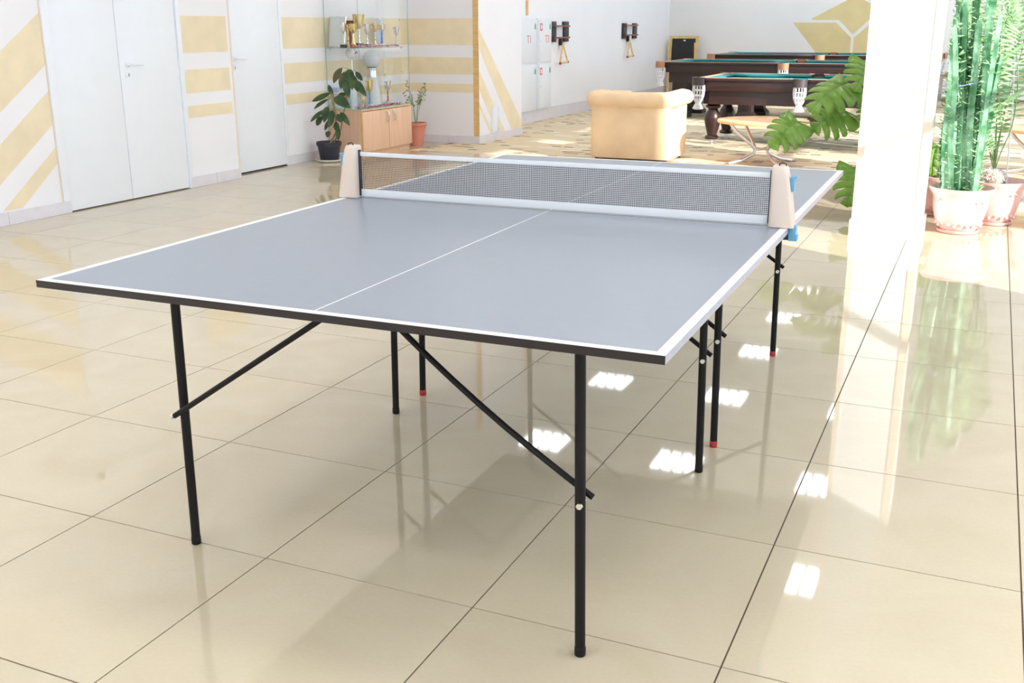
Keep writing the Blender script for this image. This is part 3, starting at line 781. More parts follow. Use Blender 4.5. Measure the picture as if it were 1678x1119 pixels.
# drooping plant in the black pot
PBX, PBY = -4.87, 6.03
sa = MB().lathe([(.10, 0), (.135, .008), (.15, .028), (.144, .028), (.13, .012), (.02, .010)], 26).build('plant_saucer', 'saucer_white', None, smooth=True)
sa.location = (PBX, PBY, .0005); tag(sa, 'white round saucer under the black flower pot', 'saucer')
rp = thing('drooping_plant', 'tall plant with long drooping dark leaves in a black pot by the cabinet', 'plant', (PBX, PBY, .0112))
pot(rp, [(.09, 0), (.095, .005), (.118, .15), (.128, .152), (.130, .19), (.122, .19), (.115, .155), (.02, .15)], 'pot_black', .165, .112)
def lp(u, v, dy=0.0):
    q = aty(*V6(u, v), PBY + dy); return q - Vector((PBX, PBY, .0112))
MB().tube([(.0, 0, .15), lp(385, 780), lp(375, 640), lp(350, 500), lp(340, 400)], [.012, .011, .010, .012, .015], 8).build('stem', 'bark', rp, smooth=True)
MB().tube([(.03, .02, .15), lp(425, 760, .03), lp(455, 600, .05), lp(490, 400, .06), lp(515, 250, .08), lp(525, 150, .06)], [.009, .008, .008, .008, .007, .006], 8).build('stem', 'bark', rp, smooth=True)
LV = [(440,130,350,290,62,0),(460,170,425,355,55,-.04),(500,150,535,285,100,-.05),(470,220,512,440,75,-.06),(545,200,600,380,62,-.03),(590,260,690,425,62,-.02),(575,170,650,265,45,.05),(560,230,540,360,55,-.07),
      (320,385,130,475,48,-.03),(300,450,150,555,34,.02),(360,430,525,545,95,-.06),(400,410,490,395,40,.03),(280,555,115,685,40,0),(300,520,255,690,72,-.05),(335,560,330,725,66,-.07),(390,600,435,690,55,.02),(420,585,518,722,55,-.03),(235,620,180,722,52,.03),(320,655,262,772,38,-.02),(312,775,285,842,52,-.04),(372,680,412,802,56,-.05),(402,740,402,872,50,-.04),(345,420,300,300,40,.03),(350,640,300,740,46,-.08)]
for k, (a, b, c, d, w, dy) in enumerate(LV):
    p0, p1 = lp(a, b, dy*.4), lp(c, d, dy)
    leaf_mesh(MB(), p0, p1, w * .00115, sag=.10, nrm=Vector((.3, -1, .3 + .4*math.sin(k*2.1)))).build('leaf', 'leaf_dry' if k in (0, 1) else 'leaf_dark', rp, smooth=True)
    st = lp(525, 150, .05) if k < 8 else (lp(345, 410) if b < 480 else lp(365, max(440, b - 60)))
    MB().tube([st, (Vector(st) + Vector(p0))/2 + Vector((0, 0, .006)), p0], .0028, 5).build('petiole', 'green_stem', rp)
# thin plant in the terracotta pot behind the cabinet
tp = thing('small_leaved_plant', 'thin small-leaved plant in a ribbed terracotta pot between cabinet and wall', 'plant', (-4.80, 7.74, 0.0))
prof = [(.072, 0)]
for k in range(7): prof += [(.075 + k*.005, .008 + k*.03), (.078 + k*.005, .02 + k*.03)]
prof += [(.118, .232), (.122, .236), (.122, .258), (.112, .258), (.106, .225), (.02, .22)]
pot(tp, prof, 'terracotta', .226, .104)
r = random.Random(3)
fol = MB()
for k in range(9):
    a = r.uniform(0, 2*PI); rr = r.uniform(.05, .19); h = r.uniform(.52, .74)
    p = [Vector((0, 0, .22)), Vector((math.cos(a)*rr*.25, math.sin(a)*rr*.25, .40)), Vector((math.cos(a)*rr*.6, math.sin(a)*rr*.6, h*.85)), Vector((math.cos(a)*rr, math.sin(a)*rr, h))]
    MB().tube(p, [.0028, .0022, .0016, .001], 5).build('stem', 'green_stem', tp)
    for q in range(9):
        f = r.uniform(.25, 1); b = p[1].lerp(p[3], f); d = Vector((r.uniform(-1, 1), r.uniform(-1, 1), r.uniform(-.2, .8))).normalized() * r.uniform(.03, .055)
        leaf_mesh(fol, b, b + d, .018, nrm=Vector((r.uniform(-1, 1), -1, .6)), n=3)
tag(fol.build('foliage', 'leaf_small', tp), kind='stuff')

# ------------------------------------------------------------------ pink pots
def pink_pot(name, label, x, y, s=1.0):
    t = thing(name, label, 'plant', (x, y, 0))
    MB().lathe([(.10*s, 0), (.128*s, .003), (.138*s, .02), (.130*s, .022), (.12*s, .012), (.02, .010)], 30).build('pot_saucer', 'pot_pink', t, smooth=True)
    n = 48; rings = []
    prof = [(.105, .013), (.120, .03), (.152, .09), (.168, .16), (.174, .22), (.178, .245), (.190, .262), (.205, .288), (.208, .300), (.200, .302), (.190, .285), (.17, .25), (.02, .24)]
    for (rr, z) in prof:
        ring = []
        for k in range(n):
            a = 2*PI*k/n
            g = 1 + (.016 * (1 if (k % 2) else -1) if .08 < z < .23 and (k // 6) % 2 == 0 and rr > .1 else 0)
            ring.append(Vector((math.cos(a)*rr*s*g, math.sin(a)*rr*s*g, z*s)))
        rings.append(ring)
    pt = MB().loft(rings).build('pot', 'pot_pink', t, smooth=True)
    # moulded garland near the foot and small swags under the rim
    g1 = MB()
    for k in range(22):
        a = 2*PI*k/22
        g1.ball((math.cos(a)*.140*s, math.sin(a)*.140*s, .062*s + .008*math.sin(k*2.3)), .013*s, 8, 5)
    g1.build('garland', 'pot_pink', pt, smooth=True)
    g2 = MB()
    for k in range(4):
        for q in range(5):
            a = 2*PI*k/4 - .8 + (q - 2)*.07
            g2.ball((math.cos(a)*.178*s, math.sin(a)*.178*s, .228*s - .006*abs(2 - q)), .008*s, 7, 5)
    g2.build('swag', 'pot_pink', pt, smooth=True)
    MB().lathe([(.02, .25*s), (.168*s, .256*s), (.10*s, .268*s), (.01, .27*s)], 20).build('soil', 'soil', t)
    return t
PC = (1.160, 4.46)
cac = pink_pot('tall_cactus', 'tall many-stemmed spiny green cactus in a ribbed pink pot', *PC)
def rib_stem(mb, path, r0, ribs=3, ph=0.0, n=40):
    P = [Vector(p) for p in path]
    # resample
    pts = []; seg = len(P) - 1
    for k in range(n + 1):
        f = k / n * seg; i = min(int(f), seg - 1); t = f - i
        a, b, c, d = P[max(i-1, 0)], P[i], P[i+1], P[min(i+2, seg)]
        pts.append(.5*((2*b) + (c - a)*t + (2*a - 5*b + 4*c - d)*t*t + (3*b - a - 3*c + d)*t*t*t))
    rings = []
    for k, p in enumerate(pts):
        t = (pts[min(k+1, n)] - pts[max(k-1, 0)]).normalized()
        sx = t.cross(Vector((0, 1, 0))).normalized(); sy = t.cross(sx)
        f = k / n
        rr = r0 * (1 - .15*f) * (1 if k < n - 1 else (.55 if k == n - 1 else .12))
        wav = 1 + (.10 if k % 2 else -.06)
        ring = []
        for q in range(ribs * 2):
            a = ph + PI * q / ribs
            rad = rr * (wav if q % 2 == 0 else .42)
            ring.append(p + sx*math.cos(a)*rad + sy*math.sin(a)*rad)
        rings.append(ring)
    mb.loft(rings); return pts
r = random.Random(11)
ST = [(1582,305,1600,-60),(1570,303,1585,-40),(1592,304,1572,100),(1560,300,1530,10),(1552,298,1535,60),(1565,303,1550,-40),(1575,300,1568,20),(1598,304,1640,20),(1587,304,1620,110),(1556,296,1538,150),(1580,304,1562,120),(1562,302,1520,-10),(1590,303,1606,30),(1547,296,1532,120),(1570,298,1540,-50),(1600,304,1592,170),(1590,302,1618,60),(1578,303,1590,70),(1585,304,1608,-50),(1565,303,1556,90),(1596,303,1632,-30),(1574,302,1600,130),(1558,300,1545,200),(1588,304,1625,180),(1572,303,1576,-60),(1580,304,1560,60),(1594,303,1622,-10),(1568,302,1540,80),(1584,303,1612,150),(1562,300,1532,40),(1576,304,1582,140),(1598,303,1640,90)]
sp = MB()
for k, (u0, v0, u1, v1) in enumerate(ST):
    dy0 = r.uniform(-.09, .07); dy1 = dy0 * 1.6 + r.uniform(-.04, .04)
    b = aty(u0, v0, PC[1] + dy0); b.z = .255; e = aty(u1, v1, PC[1] + dy1)
    if e.x < 1.0: e.x = 1.0 + r.uniform(0, .03)
    m1 = b.lerp(e, .35) + Vector((r.uniform(-.02, .02) - .01*(u1 < u0), r.uniform(-.02, .02), 0)); m2 = b.lerp(e, .7) + Vector((r.uniform(-.015, .015), r.uniform(-.02, .02), 0))
    for q in (m1, m2):
        q.x = max(q.x, 1.0)
    mb = MB(); org = Vector((PC[0], PC[1], 0))
    pts = rib_stem(mb, [b - org, m1 - org, m2 - org, e - org], r.uniform(.019, .029), 3, r.uniform(0, 2))
    mb.build('stem', 'cactus', cac)
    for q in range(0, len(pts), 2):
        for w in range(5):
            a = r.uniform(0, 2*PI); rr = .030
            c = pts[q] + Vector((math.cos(a)*rr, math.sin(a)*rr, 0))
            d = Vector((math.cos(a), math.sin(a), r.uniform(.1, .8))) * r.uniform(.014, .036)
            if (c + d).x + PC[0] < .962: continue
            leaf_mesh(sp, c - d*.3, c + d, .008, n=2, sag=0)
tag(sp.build('leaflets', 'leaf_fern', cac), kind='stuff')
q0 = aty(1545, 143, PC[1] - .10) - Vector((*PC, 0)); q1 = aty(1608, 134, PC[1] - .10) - Vector((*PC, 0))
MB().tube([q0 + Vector((0, .1, 0)), q0, q0.lerp(q1, .5) + Vector((0, -.015, -.008)), q1, q1 + Vector((.02, .08, .01))], .004, 6).build('tie', 'tie_blue', cac)

PFN = (1.365, 4.90)
fern = pink_pot('fern_palm', 'feathery fern palm with a hairy ball root and white stake in a pink pot', *PFN)
MB().ball((-.02, -.02, .315), .085, 18, 12, .75).build('root_ball', 'root_hair', fern, smooth=True)
hr = MB()
for k in range(420):
    a = r.uniform(0, 2*PI); b = r.uniform(-.2, 1.4); d = Vector((math.cos(a)*math.cos(b), math.sin(a)*math.cos(b), math.sin(b)*.75))
    c = Vector((-.02, -.02, .315)) + d * .083
    hr.tube([c, c + d*.010 + Vector((r.uniform(-.01, .01), r.uniform(-.01, .01), r.uniform(-.012, .004)))], .0022, 4)
tag(hr.build('root_hairs', 'ribbon_white', fern), kind='stuff')
MB().tube([(.065, -.03, .26), (.04, -.03, .8), (-.04, -.03, 1.75)], .0055, 8).build('stake', 'stake_white', fern, smooth=True)
def frond(path, n, lw, ll, name='frond'):
    P = [Vector(p) for p in path]; seg = len(P) - 1; pts = []
    for k in range(n + 1):
        f = k / n * seg; i = min(int(f), seg - 1); t = f - i
        a, b, c, d = P[max(i-1, 0)], P[i], P[i+1], P[min(i+2, seg)]
        pts.append(.5*((2*b) + (c - a)*t + (2*a - 5*b + 4*c - d)*t*t + (3*b - a - 3*c + d)*t*t*t))
    o = MB().tube(pts[::2], [.0045 * (1 - .6*k/len(pts[::2])) for k in range(len(pts[::2]))], 6).build(name, 'green_stem', fern, smooth=True)
    lf = MB()
    for k in range(int(n*.28), n):
        t = (pts[k+1] - pts[k-1]).normalized()
        side = t.cross(Vector((.25, -1, .2))).normalized()
        f = (k/n - .28)/.72; L = ll * (math.sin(PI*min(f*.85 + .15, 1)) ** .6 + .1)
        for s in (-1, 1):
            tip = pts[k] + side*s*L + t*L*.25 + Vector((0, 0, -.12*L))
            leaf_mesh(lf, pts[k], tip, lw, sag=.08, n=3, th=.0006)
    tag(lf.build('leaflets', 'leaf_fern', o), kind='stuff')
def fpx(u, v, dy=0.0): return aty(u, v, PFN[1] + dy) - Vector((*PFN, 0))
FB = Vector((-.02, -.02, .36))
for (pts, ll) in (([(1622,250,0),(1612,180,-.05),(1605,90,-.1),(1590,20,-.15),(1575,40,-.2),(1570,70,-.22)], .075),
                  ([(1632,240,0),(1635,140,.02),(1640,40,.02),(1648,-40,.05),(1660,-60,.05)], .085),
                  ([(1640,250,-.02),(1660,200,-.06),(1668,120,-.1),(1660,40,-.14),(1648,30,-.2),(1640,70,-.25),(1637,130,-.27),(1640,205,-.28)], .10),
                  ([(1625,255,0),(1605,215,.08),(1595,120,.12),(1600,30,.15),(1608,-30,.15)], .07),
                  ([(1636,240,0),(1650,160,.05),(1672,60,.1),(1690,20,.12),(1710,40,.12)], .085),
                  ([(1630,245,.03),(1640,120,.1),(1665,10,.18),(1680,-40,.2)], .08),
                  ([(1628,245,0),(1615,150,-.02),(1612,70,-.05),(1618,0,-.08),(1640,-20,-.1),(1665,20,-.12)], .08),
                  ([(1634,240,.02),(1655,150,.0),(1675,80,-.02),(1682,20,-.05),(1660,-10,-.08)], .09),
                  ([(1626,250,-.02),(1600,180,-.12),(1585,110,-.18),(1572,60,-.22)], .06)):
    frond([FB] + [fpx(u, v, d) for u, v, d in pts], 60, .013, ll * 1.1)
for (pts, w) in (([(1600,215,-.1),(1640,190,-.12),(1700,130,-.15)], .03), ([(1590,150,-.1),(1625,70,-.12),(1700,58,-.15)], .032), ([(1585,175,-.2),(1612,120,-.2),(1680,95,-.2)], .022)):
    leaf_mesh(MB(), fpx(*pts[0]), fpx(*pts[2]), w, sag=.10, nrm=Vector((0, -1, .6)), n=9).build('strap_leaf', 'leaf_fern', fern, smooth=True)

# monstera behind the column
PM = (1.0, 5.15)
mon = pink_pot('monstera', 'monstera with large split leaves reaching out beside the white column', *PM, .95)
def monstera_leaf(base, tip, width, nrm, droop=.12, seed=0):
    """split leaf: five fingers on each side joined along the midrib, notches between them"""
    base, tip = Vector(base), Vector(tip); d = tip - base; L = d.length; t = d.normalized()
    side = t.cross(nrm).normalized(); up = side.cross(t).normalized()
    rr = random.Random(seed)
    def pt(f, w):
        wq = abs(w)
        return base + d*f + side*(w*width*.5) + up*(droop*L*math.sin(PI*min(max(f, 0), 1)) - .35*width*.5*wq*wq) 
    mb = MB(); vs = []; fs = []
    def outline(f):      # half width along the leaf (heart shape)
        f = min(max(f, 0.001), .999)
        return (math.sin(PI * f ** .62) ** .75)
    N = 5
    for s in (-1, 1):
        for k in range(N):
            f0, f1 = k/N*.93, (k+1)/N*.93
            sweep = .16
            # finger: inner full width, tapering to gap outside
            rows = []
            for (w, sh) in ((0, 0), (.42, .0), (.72, .07), (1.0, .17)):
                g0 = f0 + sh*(f1 - f0) + sweep*w*w*(f0 + .15); g1 = f1 - sh*(f1 - f0) + sweep*w*w*(f1 + .15)
                if k == 0: g0 = f0 - .16*w
                if k == N - 1: g1 = f1 + .07*(1 - w)
                o0, o1 = outline(min(f0 + .1, .95)), outline(min(f1, .96))
                om = max(o0, o1) * (1 if w < 1 else .97)
                rows.append((pt(g0, s*w*(om if k else o1*.95)), pt((g0 + g1)/2, s*w*om*(1.06 if w == 1 else 1)), pt(g1, s*w*om)))
            n0 = len(vs)
            for rw in rows: vs += list(rw)
            for q in range(3):
                for c in (0, 1):
                    a = n0 + q*3 + c; fs.append((a, a+1, a+4, a+3))
    mb.add(vs, fs)
    o = mb.build('leaf', 'leaf_monstera', mon, smooth=True)
    so = o.modifiers.new('thickness', 'SOLIDIFY'); so.thickness = .0015
    return o
def mpx(u, v, Y): return aty(u, v, Y) - Vector((*PM, 0))
ML = [((1308,199,4.72), (1262,243,4.55), .29, (.1, -1, .45)), ((1391,136,4.85), (1326,184,4.60), .33, (-.1, -1, .7)), ((1386,182,4.9), (1330,214,4.80), .32, (.1, -1, .6)), ((1419,103,4.95), (1400,150,4.75), .26, (.5, -1, .3)),
      ((1440,168,5.0), (1392,166,4.9), .17, (0, -.6, 1)), ((1428,176,5.0), (1408,205,4.85), .15, (.3, -1, .2)), ((1400,274,4.9), (1388,340,4.75), .26, (.2, -1, .1)), ((1536,235,5.0), (1526,290,4.80), .17, (-.3, -1, .3))]
SB = Vector((-.02, -.02, .25))
for k, (a, b, w, nv_) in enumerate(ML):
    a_, b_ = mpx(*a), mpx(*b)
    monstera_leaf(a_, b_, w, Vector(nv_), seed=k)
    if k < 7:
        m1 = Vector((-.40, -.02, .52 if k not in (6,) else .36)) if k != 7 else SB.lerp(a_, .5)
    else: m1 = SB.lerp(a_, .5)
    MB().tube([SB, SB.lerp(m1, .5) + Vector((0, 0, .10)), m1, m1.lerp(a_, .6) + Vector((0, 0, .02)), a_], [.008, .007, .006, .005, .004], 7).build('petiole', 'green_stem', mon, smooth=True)

# ------------------------------------------------------------------ armchair
ac = thing('armchair', 'honey coloured velour armchair with rolled top seen from behind', 'armchair', (-2.03, 7.55, .0035))
def A(p): return (p[0], p[1], p[2])
hw, y0 = .42, -.38
def rr_poly(x0, x1, ya, yb, rad, n=5):
    pts = []
    for (cx, cy, a0) in ((x1 - rad, yb - rad, 0), (x0 + rad, yb - rad, PI/2), (x0 + rad, ya + rad, PI), (x1 - rad, ya + rad, 3*PI/2)):
        for k in range(n + 1):
            a = a0 + PI/2*k/n; pts.append((cx + rad*math.cos(a), cy + rad*math.sin(a)))
    return pts
def shell(x0, x1, ya, yb, rad, zs, name):
    rings = [[Vector((p[0], p[1], z)) for p in rr_poly(x0 - e, x1 + e, ya - e, yb + e, rad)] for z, e in zs]
    return MB().loft(rings).build(name, 'velour', ac, smooth=True)
shell(-hw, hw, y0, y0 + .16, .05, [(.03, -.01), (.05, 0), (.3, .004), (.58, 0), (.66, -.01)], 'backrest')
for s in (-1, 1):
    shell(*sorted((s*hw, s*(hw - .16))), y0 + .10, y0 + .66, .05, [(.03, -.01), (.05, 0), (.3, .004), (.55, 0), (.62, -.01)], 'armrest')
shell(-hw + .15, hw - .15, y0 + .14, y0 + .68, .04, [(.03, -.005), (.28, 0), (.42, 0), (.45, -.02)], 'seat')
rz = .612
roll = [(hw + .005, y0 + .60, rz + .01), (hw + .005, y0 + .40, rz + .02), (hw + .005, y0 + .12, rz + .014), (hw - .02, y0 + .06, rz + .006), (hw - .08, y0 + .035, rz), (0, y0 + .035, rz - .004), (-hw + .08, y0 + .035, rz), (-hw + .02, y0 + .06, rz), (-hw - .005, y0 + .12, rz), (-hw - .005, y0 + .40, rz), (-hw - .005, y0 + .60, rz - .01)]
MB().tube(roll, [.07, .082, .084, .083, .082, .081, .082, .083, .082, .08, .07], 18).build('rolled_top', 'velour', ac, smooth=True)
shell(-hw + .17, hw - .45, y0 + .10, y0 + .22, .04, [(.42, 0), (.66, .01), (.695, -.02)], 'back_cushion')
for sx in (-1, 1):
    for sy in (y0 + .06, y0 + .58):
        MB().lathe([(.02, 0), (.025, .035)], 12, (sx*(hw - .06), sy, 0)).build('foot', 'base_black', ac)

# ------------------------------------------------------------------ coffee tables
def coffee_table(label, x, y, rz):
    t = thing('coffee_table', label, 'table', (x, y, .0035), rz)
    MB().lathe([(.43, .398), (.445, .402), (.45, .415), (.445, .428), (.43, .430)], 56).build('tabletop', 'table_orange', t, smooth=True)
    for k in range(4):
        a = k * PI/2 + .3
        c, s = math.cos(a), math.sin(a)
        pts = [(.36, .398), (.28, .31), (.14, .20), (.075, .14), (.10, .09), (.22, .035), (.36, .012)]
        MB().tube([(c*q[0] - s*.03, s*q[0] + c*.03, q[1]) for q in pts], .016, 10).build('leg', 'aluminium', t, smooth=True)
    MB().tube([(.07, -.05, .14), (-.07, .05, .14)], .012, 8).tube([(.05, .07, .14), (-.05, -.07, .14)], .012, 8).build('hub', 'aluminium', t, smooth=True)
    return t
coffee_table('round orange-topped coffee table with crossed silver legs beside the armchair', -.78, 7.60, .35)
P = atz(1640, 208, .43)
coffee_table('round orange-topped coffee table with silver legs at the right edge behind the fern', P.x + .43, P.y, 1.0)

# ------------------------------------------------------------------ billiard tables
def billiard(name, label, x0, x1, y0, y1, H, wood, pocket, vase, leg_xs, leg_ys):
    cx, cy = (x0+x1)/2, (y0+y1)/2; L, Wd = x1 - x0, y1 - y0
    t = thing(name, label, 'billiard table', (cx, cy, .0035))
    hx, hy = L/2, Wd/2; H -= .0035
    # apron: moulded sides
    for s in (-1, 1):
        MB().box(-hx + .05, hx - .05, *sorted((s*(hy - .03), s*(hy - .07))), H - .15, H - .03).build('apron', wood, t, bevel=.006)
        MB().box(*sorted((s*(hx - .03), s*(hx - .07))), -hy + .07, hy - .07, H - .15, H - .03).build('apron', wood, t, bevel=.006)
        MB().box(-hx + .12, hx - .12, *sorted((s*(hy - .12), s*(hy - .16))), H - .30, H - .14).build('skirt', wood, t)
        MB().box(*sorted((s*(hx - .12), s*(hx - .16))), -hy + .16, hy - .16, H - .30, H - .14).build('skirt', wood, t)
    MB().box(-hx + .07, hx - .07, -hy + .07, hy - .07, H - .10, H - .045).build('bed', 'cloth_teal', t)
    # six rails with cushions, gaps for the pockets
    g = .075
    rails = []
    for s in (-1, 1):
        for (a, b) in ((-hx + g, -g*.8), (g*.8, hx - g)):
            rails.append((a, b, *sorted((s*hy, s*(hy - .09))), 'y', s))
        rails.append((*sorted((s*hx, s*(hx - .09))), -hy + g, hy - g, 'x', s))
    for (a, b, c, d, ax, s) in rails:
        rl = MB().box(a, b, c, d, H - .035, H - .004).build('rail', wood, t, bevel=.004)
        MB().box(a + .004, b - .004, c + .004, d - .004, H - .004, H).build('rail_cap', 'rail_highlight', rl)
        if ax == 'y':
            yi = s*(hy - .09); 
            MB().prism([(0, H - .008), (-.055, H - .016), (-.05, H - .034), (0, H - .046)], lambda p: (a + .02, yi + s*p[0], p[1]), lambda p: (b - .02, yi + s*p[0], p[1])).build('cushion', 'cloth_teal', rl)
        else:
            xi = s*(hx - .09)
            MB().prism([(0, H - .008), (-.055, H - .016), (-.05, H - .034), (0, H - .046)], lambda p: (xi + s*p[0], c + .02, p[1]), lambda p: (xi + s*p[0], d - .02, p[1])).build('cushion', 'cloth_teal', rl)
    for px in (-1, 0, 1):
        for py in (-1, 1):
            ox = px*(hx - .02); oy = py*(hy - .015 if px else hy + .01)
            pk = MB()
            a0 = math.atan2(py, px)
            rr, n = .07, 12
            rings = []
            for k in range(n + 1):
                a = a0 - 1.9 + 3.8*k/n
                c, s_ = math.cos(a), math.sin(a)
                rings.append([Vector((ox + c*(rr - .008), oy + s_*(rr - .008), H + .004)), Vector((ox + c*(rr + .008), oy + s_*(rr + .008), H + .004)), Vector((ox + c*(rr + .008), oy + s_*(rr + .008), H - .085)), Vector((ox + c*(rr - .008), oy + s_*(rr - .008), H - .085))])
            pk.loft(rings)
            po = pk.build('pocket', pocket, t, smooth=True)
            nb = MB().lathe([(.060, H - .083), (.064, H - .14), (.058, H - .20), (.040, H - .25), (.024, H - .275), (.022, H - .285), (.046, H - .33), (.054, H - .35)], 12, (ox, oy, 0), cap=False).build('pocket_net', 'pocket_net', po, smooth=False)
            wf = nb.modifiers.new('cords', 'WIREFRAME'); wf.thickness = .022; wf.use_even_offset = False
            for s in (-1, 1):
                if px == 0:
                    MB().box(ox + s*.085 - .03, ox + s*.085 + .03, oy - py*.055, oy - py*.005, H - .002, H + .005).build('pocket_plate', 'gold', po)
    def leg(x, y):
        if vase:
            l = MB().lathe([(.05, .055), (.075, .06), (.085, .075), (.075, .095), (.055, .105), (.06, .13), (.085, .22), (.096, .29), (.09, .34), (.06, .385), (.052, .40), (.085, .425), (.088, .44), (.06, .465), (.085, .48), (.09, .50), (.09, H - .14)], 24, (x, y, 0)).build('leg', wood, t, smooth=True)
            MB().lathe([(.05, 0), (.05, .012), (.018, .018), (.018, .056)], 16, (x, y, 0)).build('adjuster', 'chrome', l, smooth=True)
            MB().box(x - .10, x + .10, y - .10, y + .10, H - .30, H - .14).build('leg_block', wood, l, bevel=.006)
        else:
            l = MB().box(x - .10, x + .10, y - .10, y + .10, .07, H - .14)
            for s in (-1, 1):
                for k in range(5):
                    l.box(x - .085 + k*.036, x - .07 + k*.036, *sorted((y + s*.10, y + s*.106)), .12, H - .16)
            l = l.build('leg', wood, t)
            MB().loft([[Vector((x + sx*w, y + sy*w, z)) for sx, sy in ((-1, -1), (1, -1), (1, 1), (-1, 1))] for w, z in ((.15, 0), (.15, .05), (.135, .06), (.105, .10), (.102, .12))]).build('plinth', wood, l)
    for lx in leg_xs:
        for ly in leg_ys: leg(lx - cx, ly - cy)
    return t
billiard('billiard_table', 'nearest billiard table with turned vase legs and white fish-shaped pocket nets', -1.80, .50, 8.90, 10.28, .767, 'mahogany_red', 'leather_dark', True, (-1.66, .36), (9.16, 9.90))
billiard('billiard_table', 'middle billiard table with square fluted legs and tan leather pockets', -3.27, .35, 12.40, 13.98, .82, 'mahogany', 'leather_tan', False, (-3.02, -2.02, -.95, .10), (12.72, 13.62))
billiard('billiard_table', 'farthest billiard table in front of the yellow wall painting', -3.22, .45, 15.30, 16.98, .86, 'mahogany', 'leather_tan', False, (-2.97, -1.9, -.9, .2), (15.65, 16.6))

# ------------------------------------------------------------------ blackboard, cue racks, wall cabinets, far details
bk = thing('blackboard', 'black chalkboard in a pine frame standing in the far corner', 'blackboard', (-4.36, 17.70, .0035))
Mb = Matrix.Rotation(math.radians(-5), 4, 'X')
MB().box(-.235, .235, -.012, .004, .30, 1.085, Mb).build('board', 'slate_black', bk)
for (x0, x1, z0, z1) in ((-.29, -.235, 0.0, 1.135), (.235, .29, 0.0, 1.135), (-.235, .235, 1.085, 1.135), (-.235, .235, .25, .30)):
    MB().box(x0, x1, -.02, .012, z0, z1, Mb).build('frame', 'pine', bk)
MB().box(-.01, .035, -.016, -.012, 1.035, 1.062, Mb).build('chalk_mark', 'line_white', bk)
for sx in (-1, 1):
    MB().box(sx*.262 - .02, sx*.262 + .02, .06, .09, 0, 1.0, Matrix.Rotation(math.radians(7), 4, 'X')).build('rear_leg', 'pine', bk)
def cue_rack(label, tlabel, ya, yb, z0, z1, tri_y):
    t = thing('cue_rack', label, 'cue rack', (XF, (ya+yb)/2, z0))
    w = (yb - ya)
    for s in (-1, 1):
        a, b = sorted((s*w/2, s*(w/2 - .21)))
        MB().box(.001, .035, a, b, 0, z1 - z0).build('side_board', 'rack_black', t, bevel=.003)
    for z in (.05, .215):
        MB().box(.035, .075, -w/2 + .05, w/2 - .05, z, z + .022).build('cue_bar', 'bowl_brown', t)
    MB().box(.001, .012, -w/2 + .21, w/2 - .21, .07, .215).build('back_sheet', 'paper', t)
    ho = tri_y - (ya+yb)/2
    MB().box(.012, .05, ho - .03, ho + .03, -.05, .05).build('hook_block', 'rack_black', t)
    r_ = thing('ball_triangle', tlabel, 'billiard triangle', (XF + .0635, tri_y, z0 - .03))
    A_, B_, C_ = Vector((0, 0, 0)), Vector((.02, -.15, -.275)), Vector((.02, .16, -.262))
    for p, q in ((A_, B_), (A_, C_), (B_, C_)):
        d = (q - p).normalized(); 
        MB().tube([p - d*.008, q + d*.008], .014, 8).build('side_bar', 'pine', r_)
    for p in (B_, C_):
        MB().ball(p, .021, 10, 6).build('corner_cap', 'bowl_brown', r_, smooth=True)
cue_rack('black wall cue rack nearest the white hydrant cabinets', 'wooden ball triangle hanging under the cue rack nearest the hydrant cabinets', 11.65, 12.37, 1.10, 1.392, 12.05)
cue_rack('black wall cue rack nearest the chalkboard', 'wooden ball triangle hanging under the cue rack nearest the chalkboard', 15.0, 15.79, 1.11, 1.372, 15.28)
def text_mesh(s, size, m, parent, loc, rot):
    cu = bpy.data.curves.new('lettering', 'FONT'); cu.body = s; cu.size = size; cu.extrude = .001; cu.align_x = 'CENTER'
    o = bpy.data.objects.new('lettering', cu); COL.objects.link(o)
    dg = bpy.context.evaluated_depsgraph_get(); me = bpy.data.meshes.new_from_object(o.evaluated_get(dg))
    bpy.data.objects.remove(o); bpy.data.curves.remove(cu)
    me.materials.clear(); me.materials.append(MATS[m])
    k = bpy.data.objects.new('lettering', me); COL.objects.link(k); k.parent = parent; k.location = loc; k.rotation_euler = rot
    return k
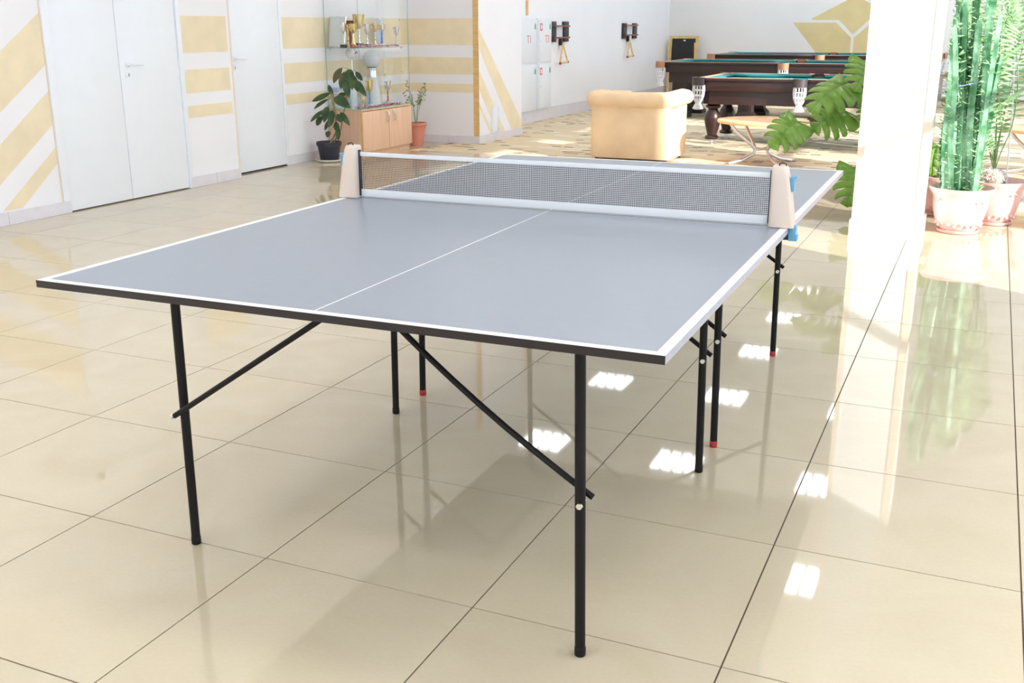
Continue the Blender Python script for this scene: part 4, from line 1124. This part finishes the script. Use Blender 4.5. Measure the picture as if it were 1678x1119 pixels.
for (ya, yb, nm_, txt, lab) in ((10.36, 11.06, 'hydrant_cabinet', 'T1', 'white hydrant wall cabinet half hidden by the corner of the wall'), (11.15, 11.64, 'hydrant_cabinet', 'T3', 'white hydrant wall cabinet with pink lettering beside the black cue rack')):
    D = .05 if ya < 11 else .04
    t = thing(nm_, lab, 'wall cabinet', (XF, (ya+yb)/2, .17))
    w = (yb - ya)/2
    MB().box(.001, D, -w, w, .005, 1.265).build('body', 'cabinet_white', t, bevel=.004)
    for (z0, z1, st) in ((.03, .625, 'red'), (.665, 1.235, 'red')):
        dr = MB().box(D, D + .012, -w + .02, w - .02, z0, z1).build('cabinet_door', 'cabinet_white', t, bevel=.003)
        MB().box(D + .012, D + .0135, -w + .04, -w + .12, z1 - .14, z1 - .04).build('red_sticker', 'sticker_red', dr)
        MB().box(D + .0135, D + .0145, -w + .06, -w + .10, z1 - .12, z1 - .06).build('sticker_symbol', 'cabinet_white', dr)
        MB().prism([(w - .10, z1 - .12), (w - .05, z1 - .12), (w - .05, z1 - .07), (w - .075, z1 - .03), (w - .10, z1 - .07)], lambda p: (D + .012, p[0], p[1]), lambda p: (D + .0135, p[0], p[1])).build('green_sticker', 'sticker_green', dr)
        MB().ball((D + .014, -w + .06, (z0+z1)/2), .010, 8, 5).build('lock', 'silver', dr)
    text_mesh(txt, .15, 'print_pink', t, (D + .0135, .06, .93), (PI/2, 0, PI/2))
# access panel low on the pier
vp = thing('wall_access_panel', 'white hinged access panel low on the wall with slanted stripes', 'panel', (XP, 8.555, .10))
MB().box(.001, .012, -.095, .095, 0, .315).build('frame', 'cabinet_white', vp, bevel=.002)
MB().box(.012, .017, -.075, .055, .015, .30).build('flap', 'door_white', vp, bevel=.001)
MB().box(.012, .0135, .058, .075, .015, .30).build('open_gap', 'pale_blue', vp)
# low bench along the far wall on the right
bn = thing('low_bench', 'low brown bench panel along the far wall behind the fern', 'bench', (1.6, 17.80, .0035))
MB().box(-1.2, 2.2, -.2, .19, .46, .50).build('bench_top', 'box_brown', bn, bevel=.004)
MB().box(-1.15, 2.15, -.15, .17, .06, .46).build('front_panel', 'wall_warm', bn)
MB().box(-1.15, 2.15, -.12, .17, 0, .06).build('plinth', 'box_brown', bn)
P0 = aty(1668, 130, 17.2)
cbl = MB().tube([(1.70, 17.57, .49), (1.85, 17.50, .42), (1.95, 17.45, .25), (1.9, 17.4, .10), (1.7, 17.35, .04), (1.5, 17.3, .02)], .012, 6).build('cable', 'plastic_black', None, smooth=True)
tag(cbl, 'black cable hanging from the low bench at the far right', 'cable')
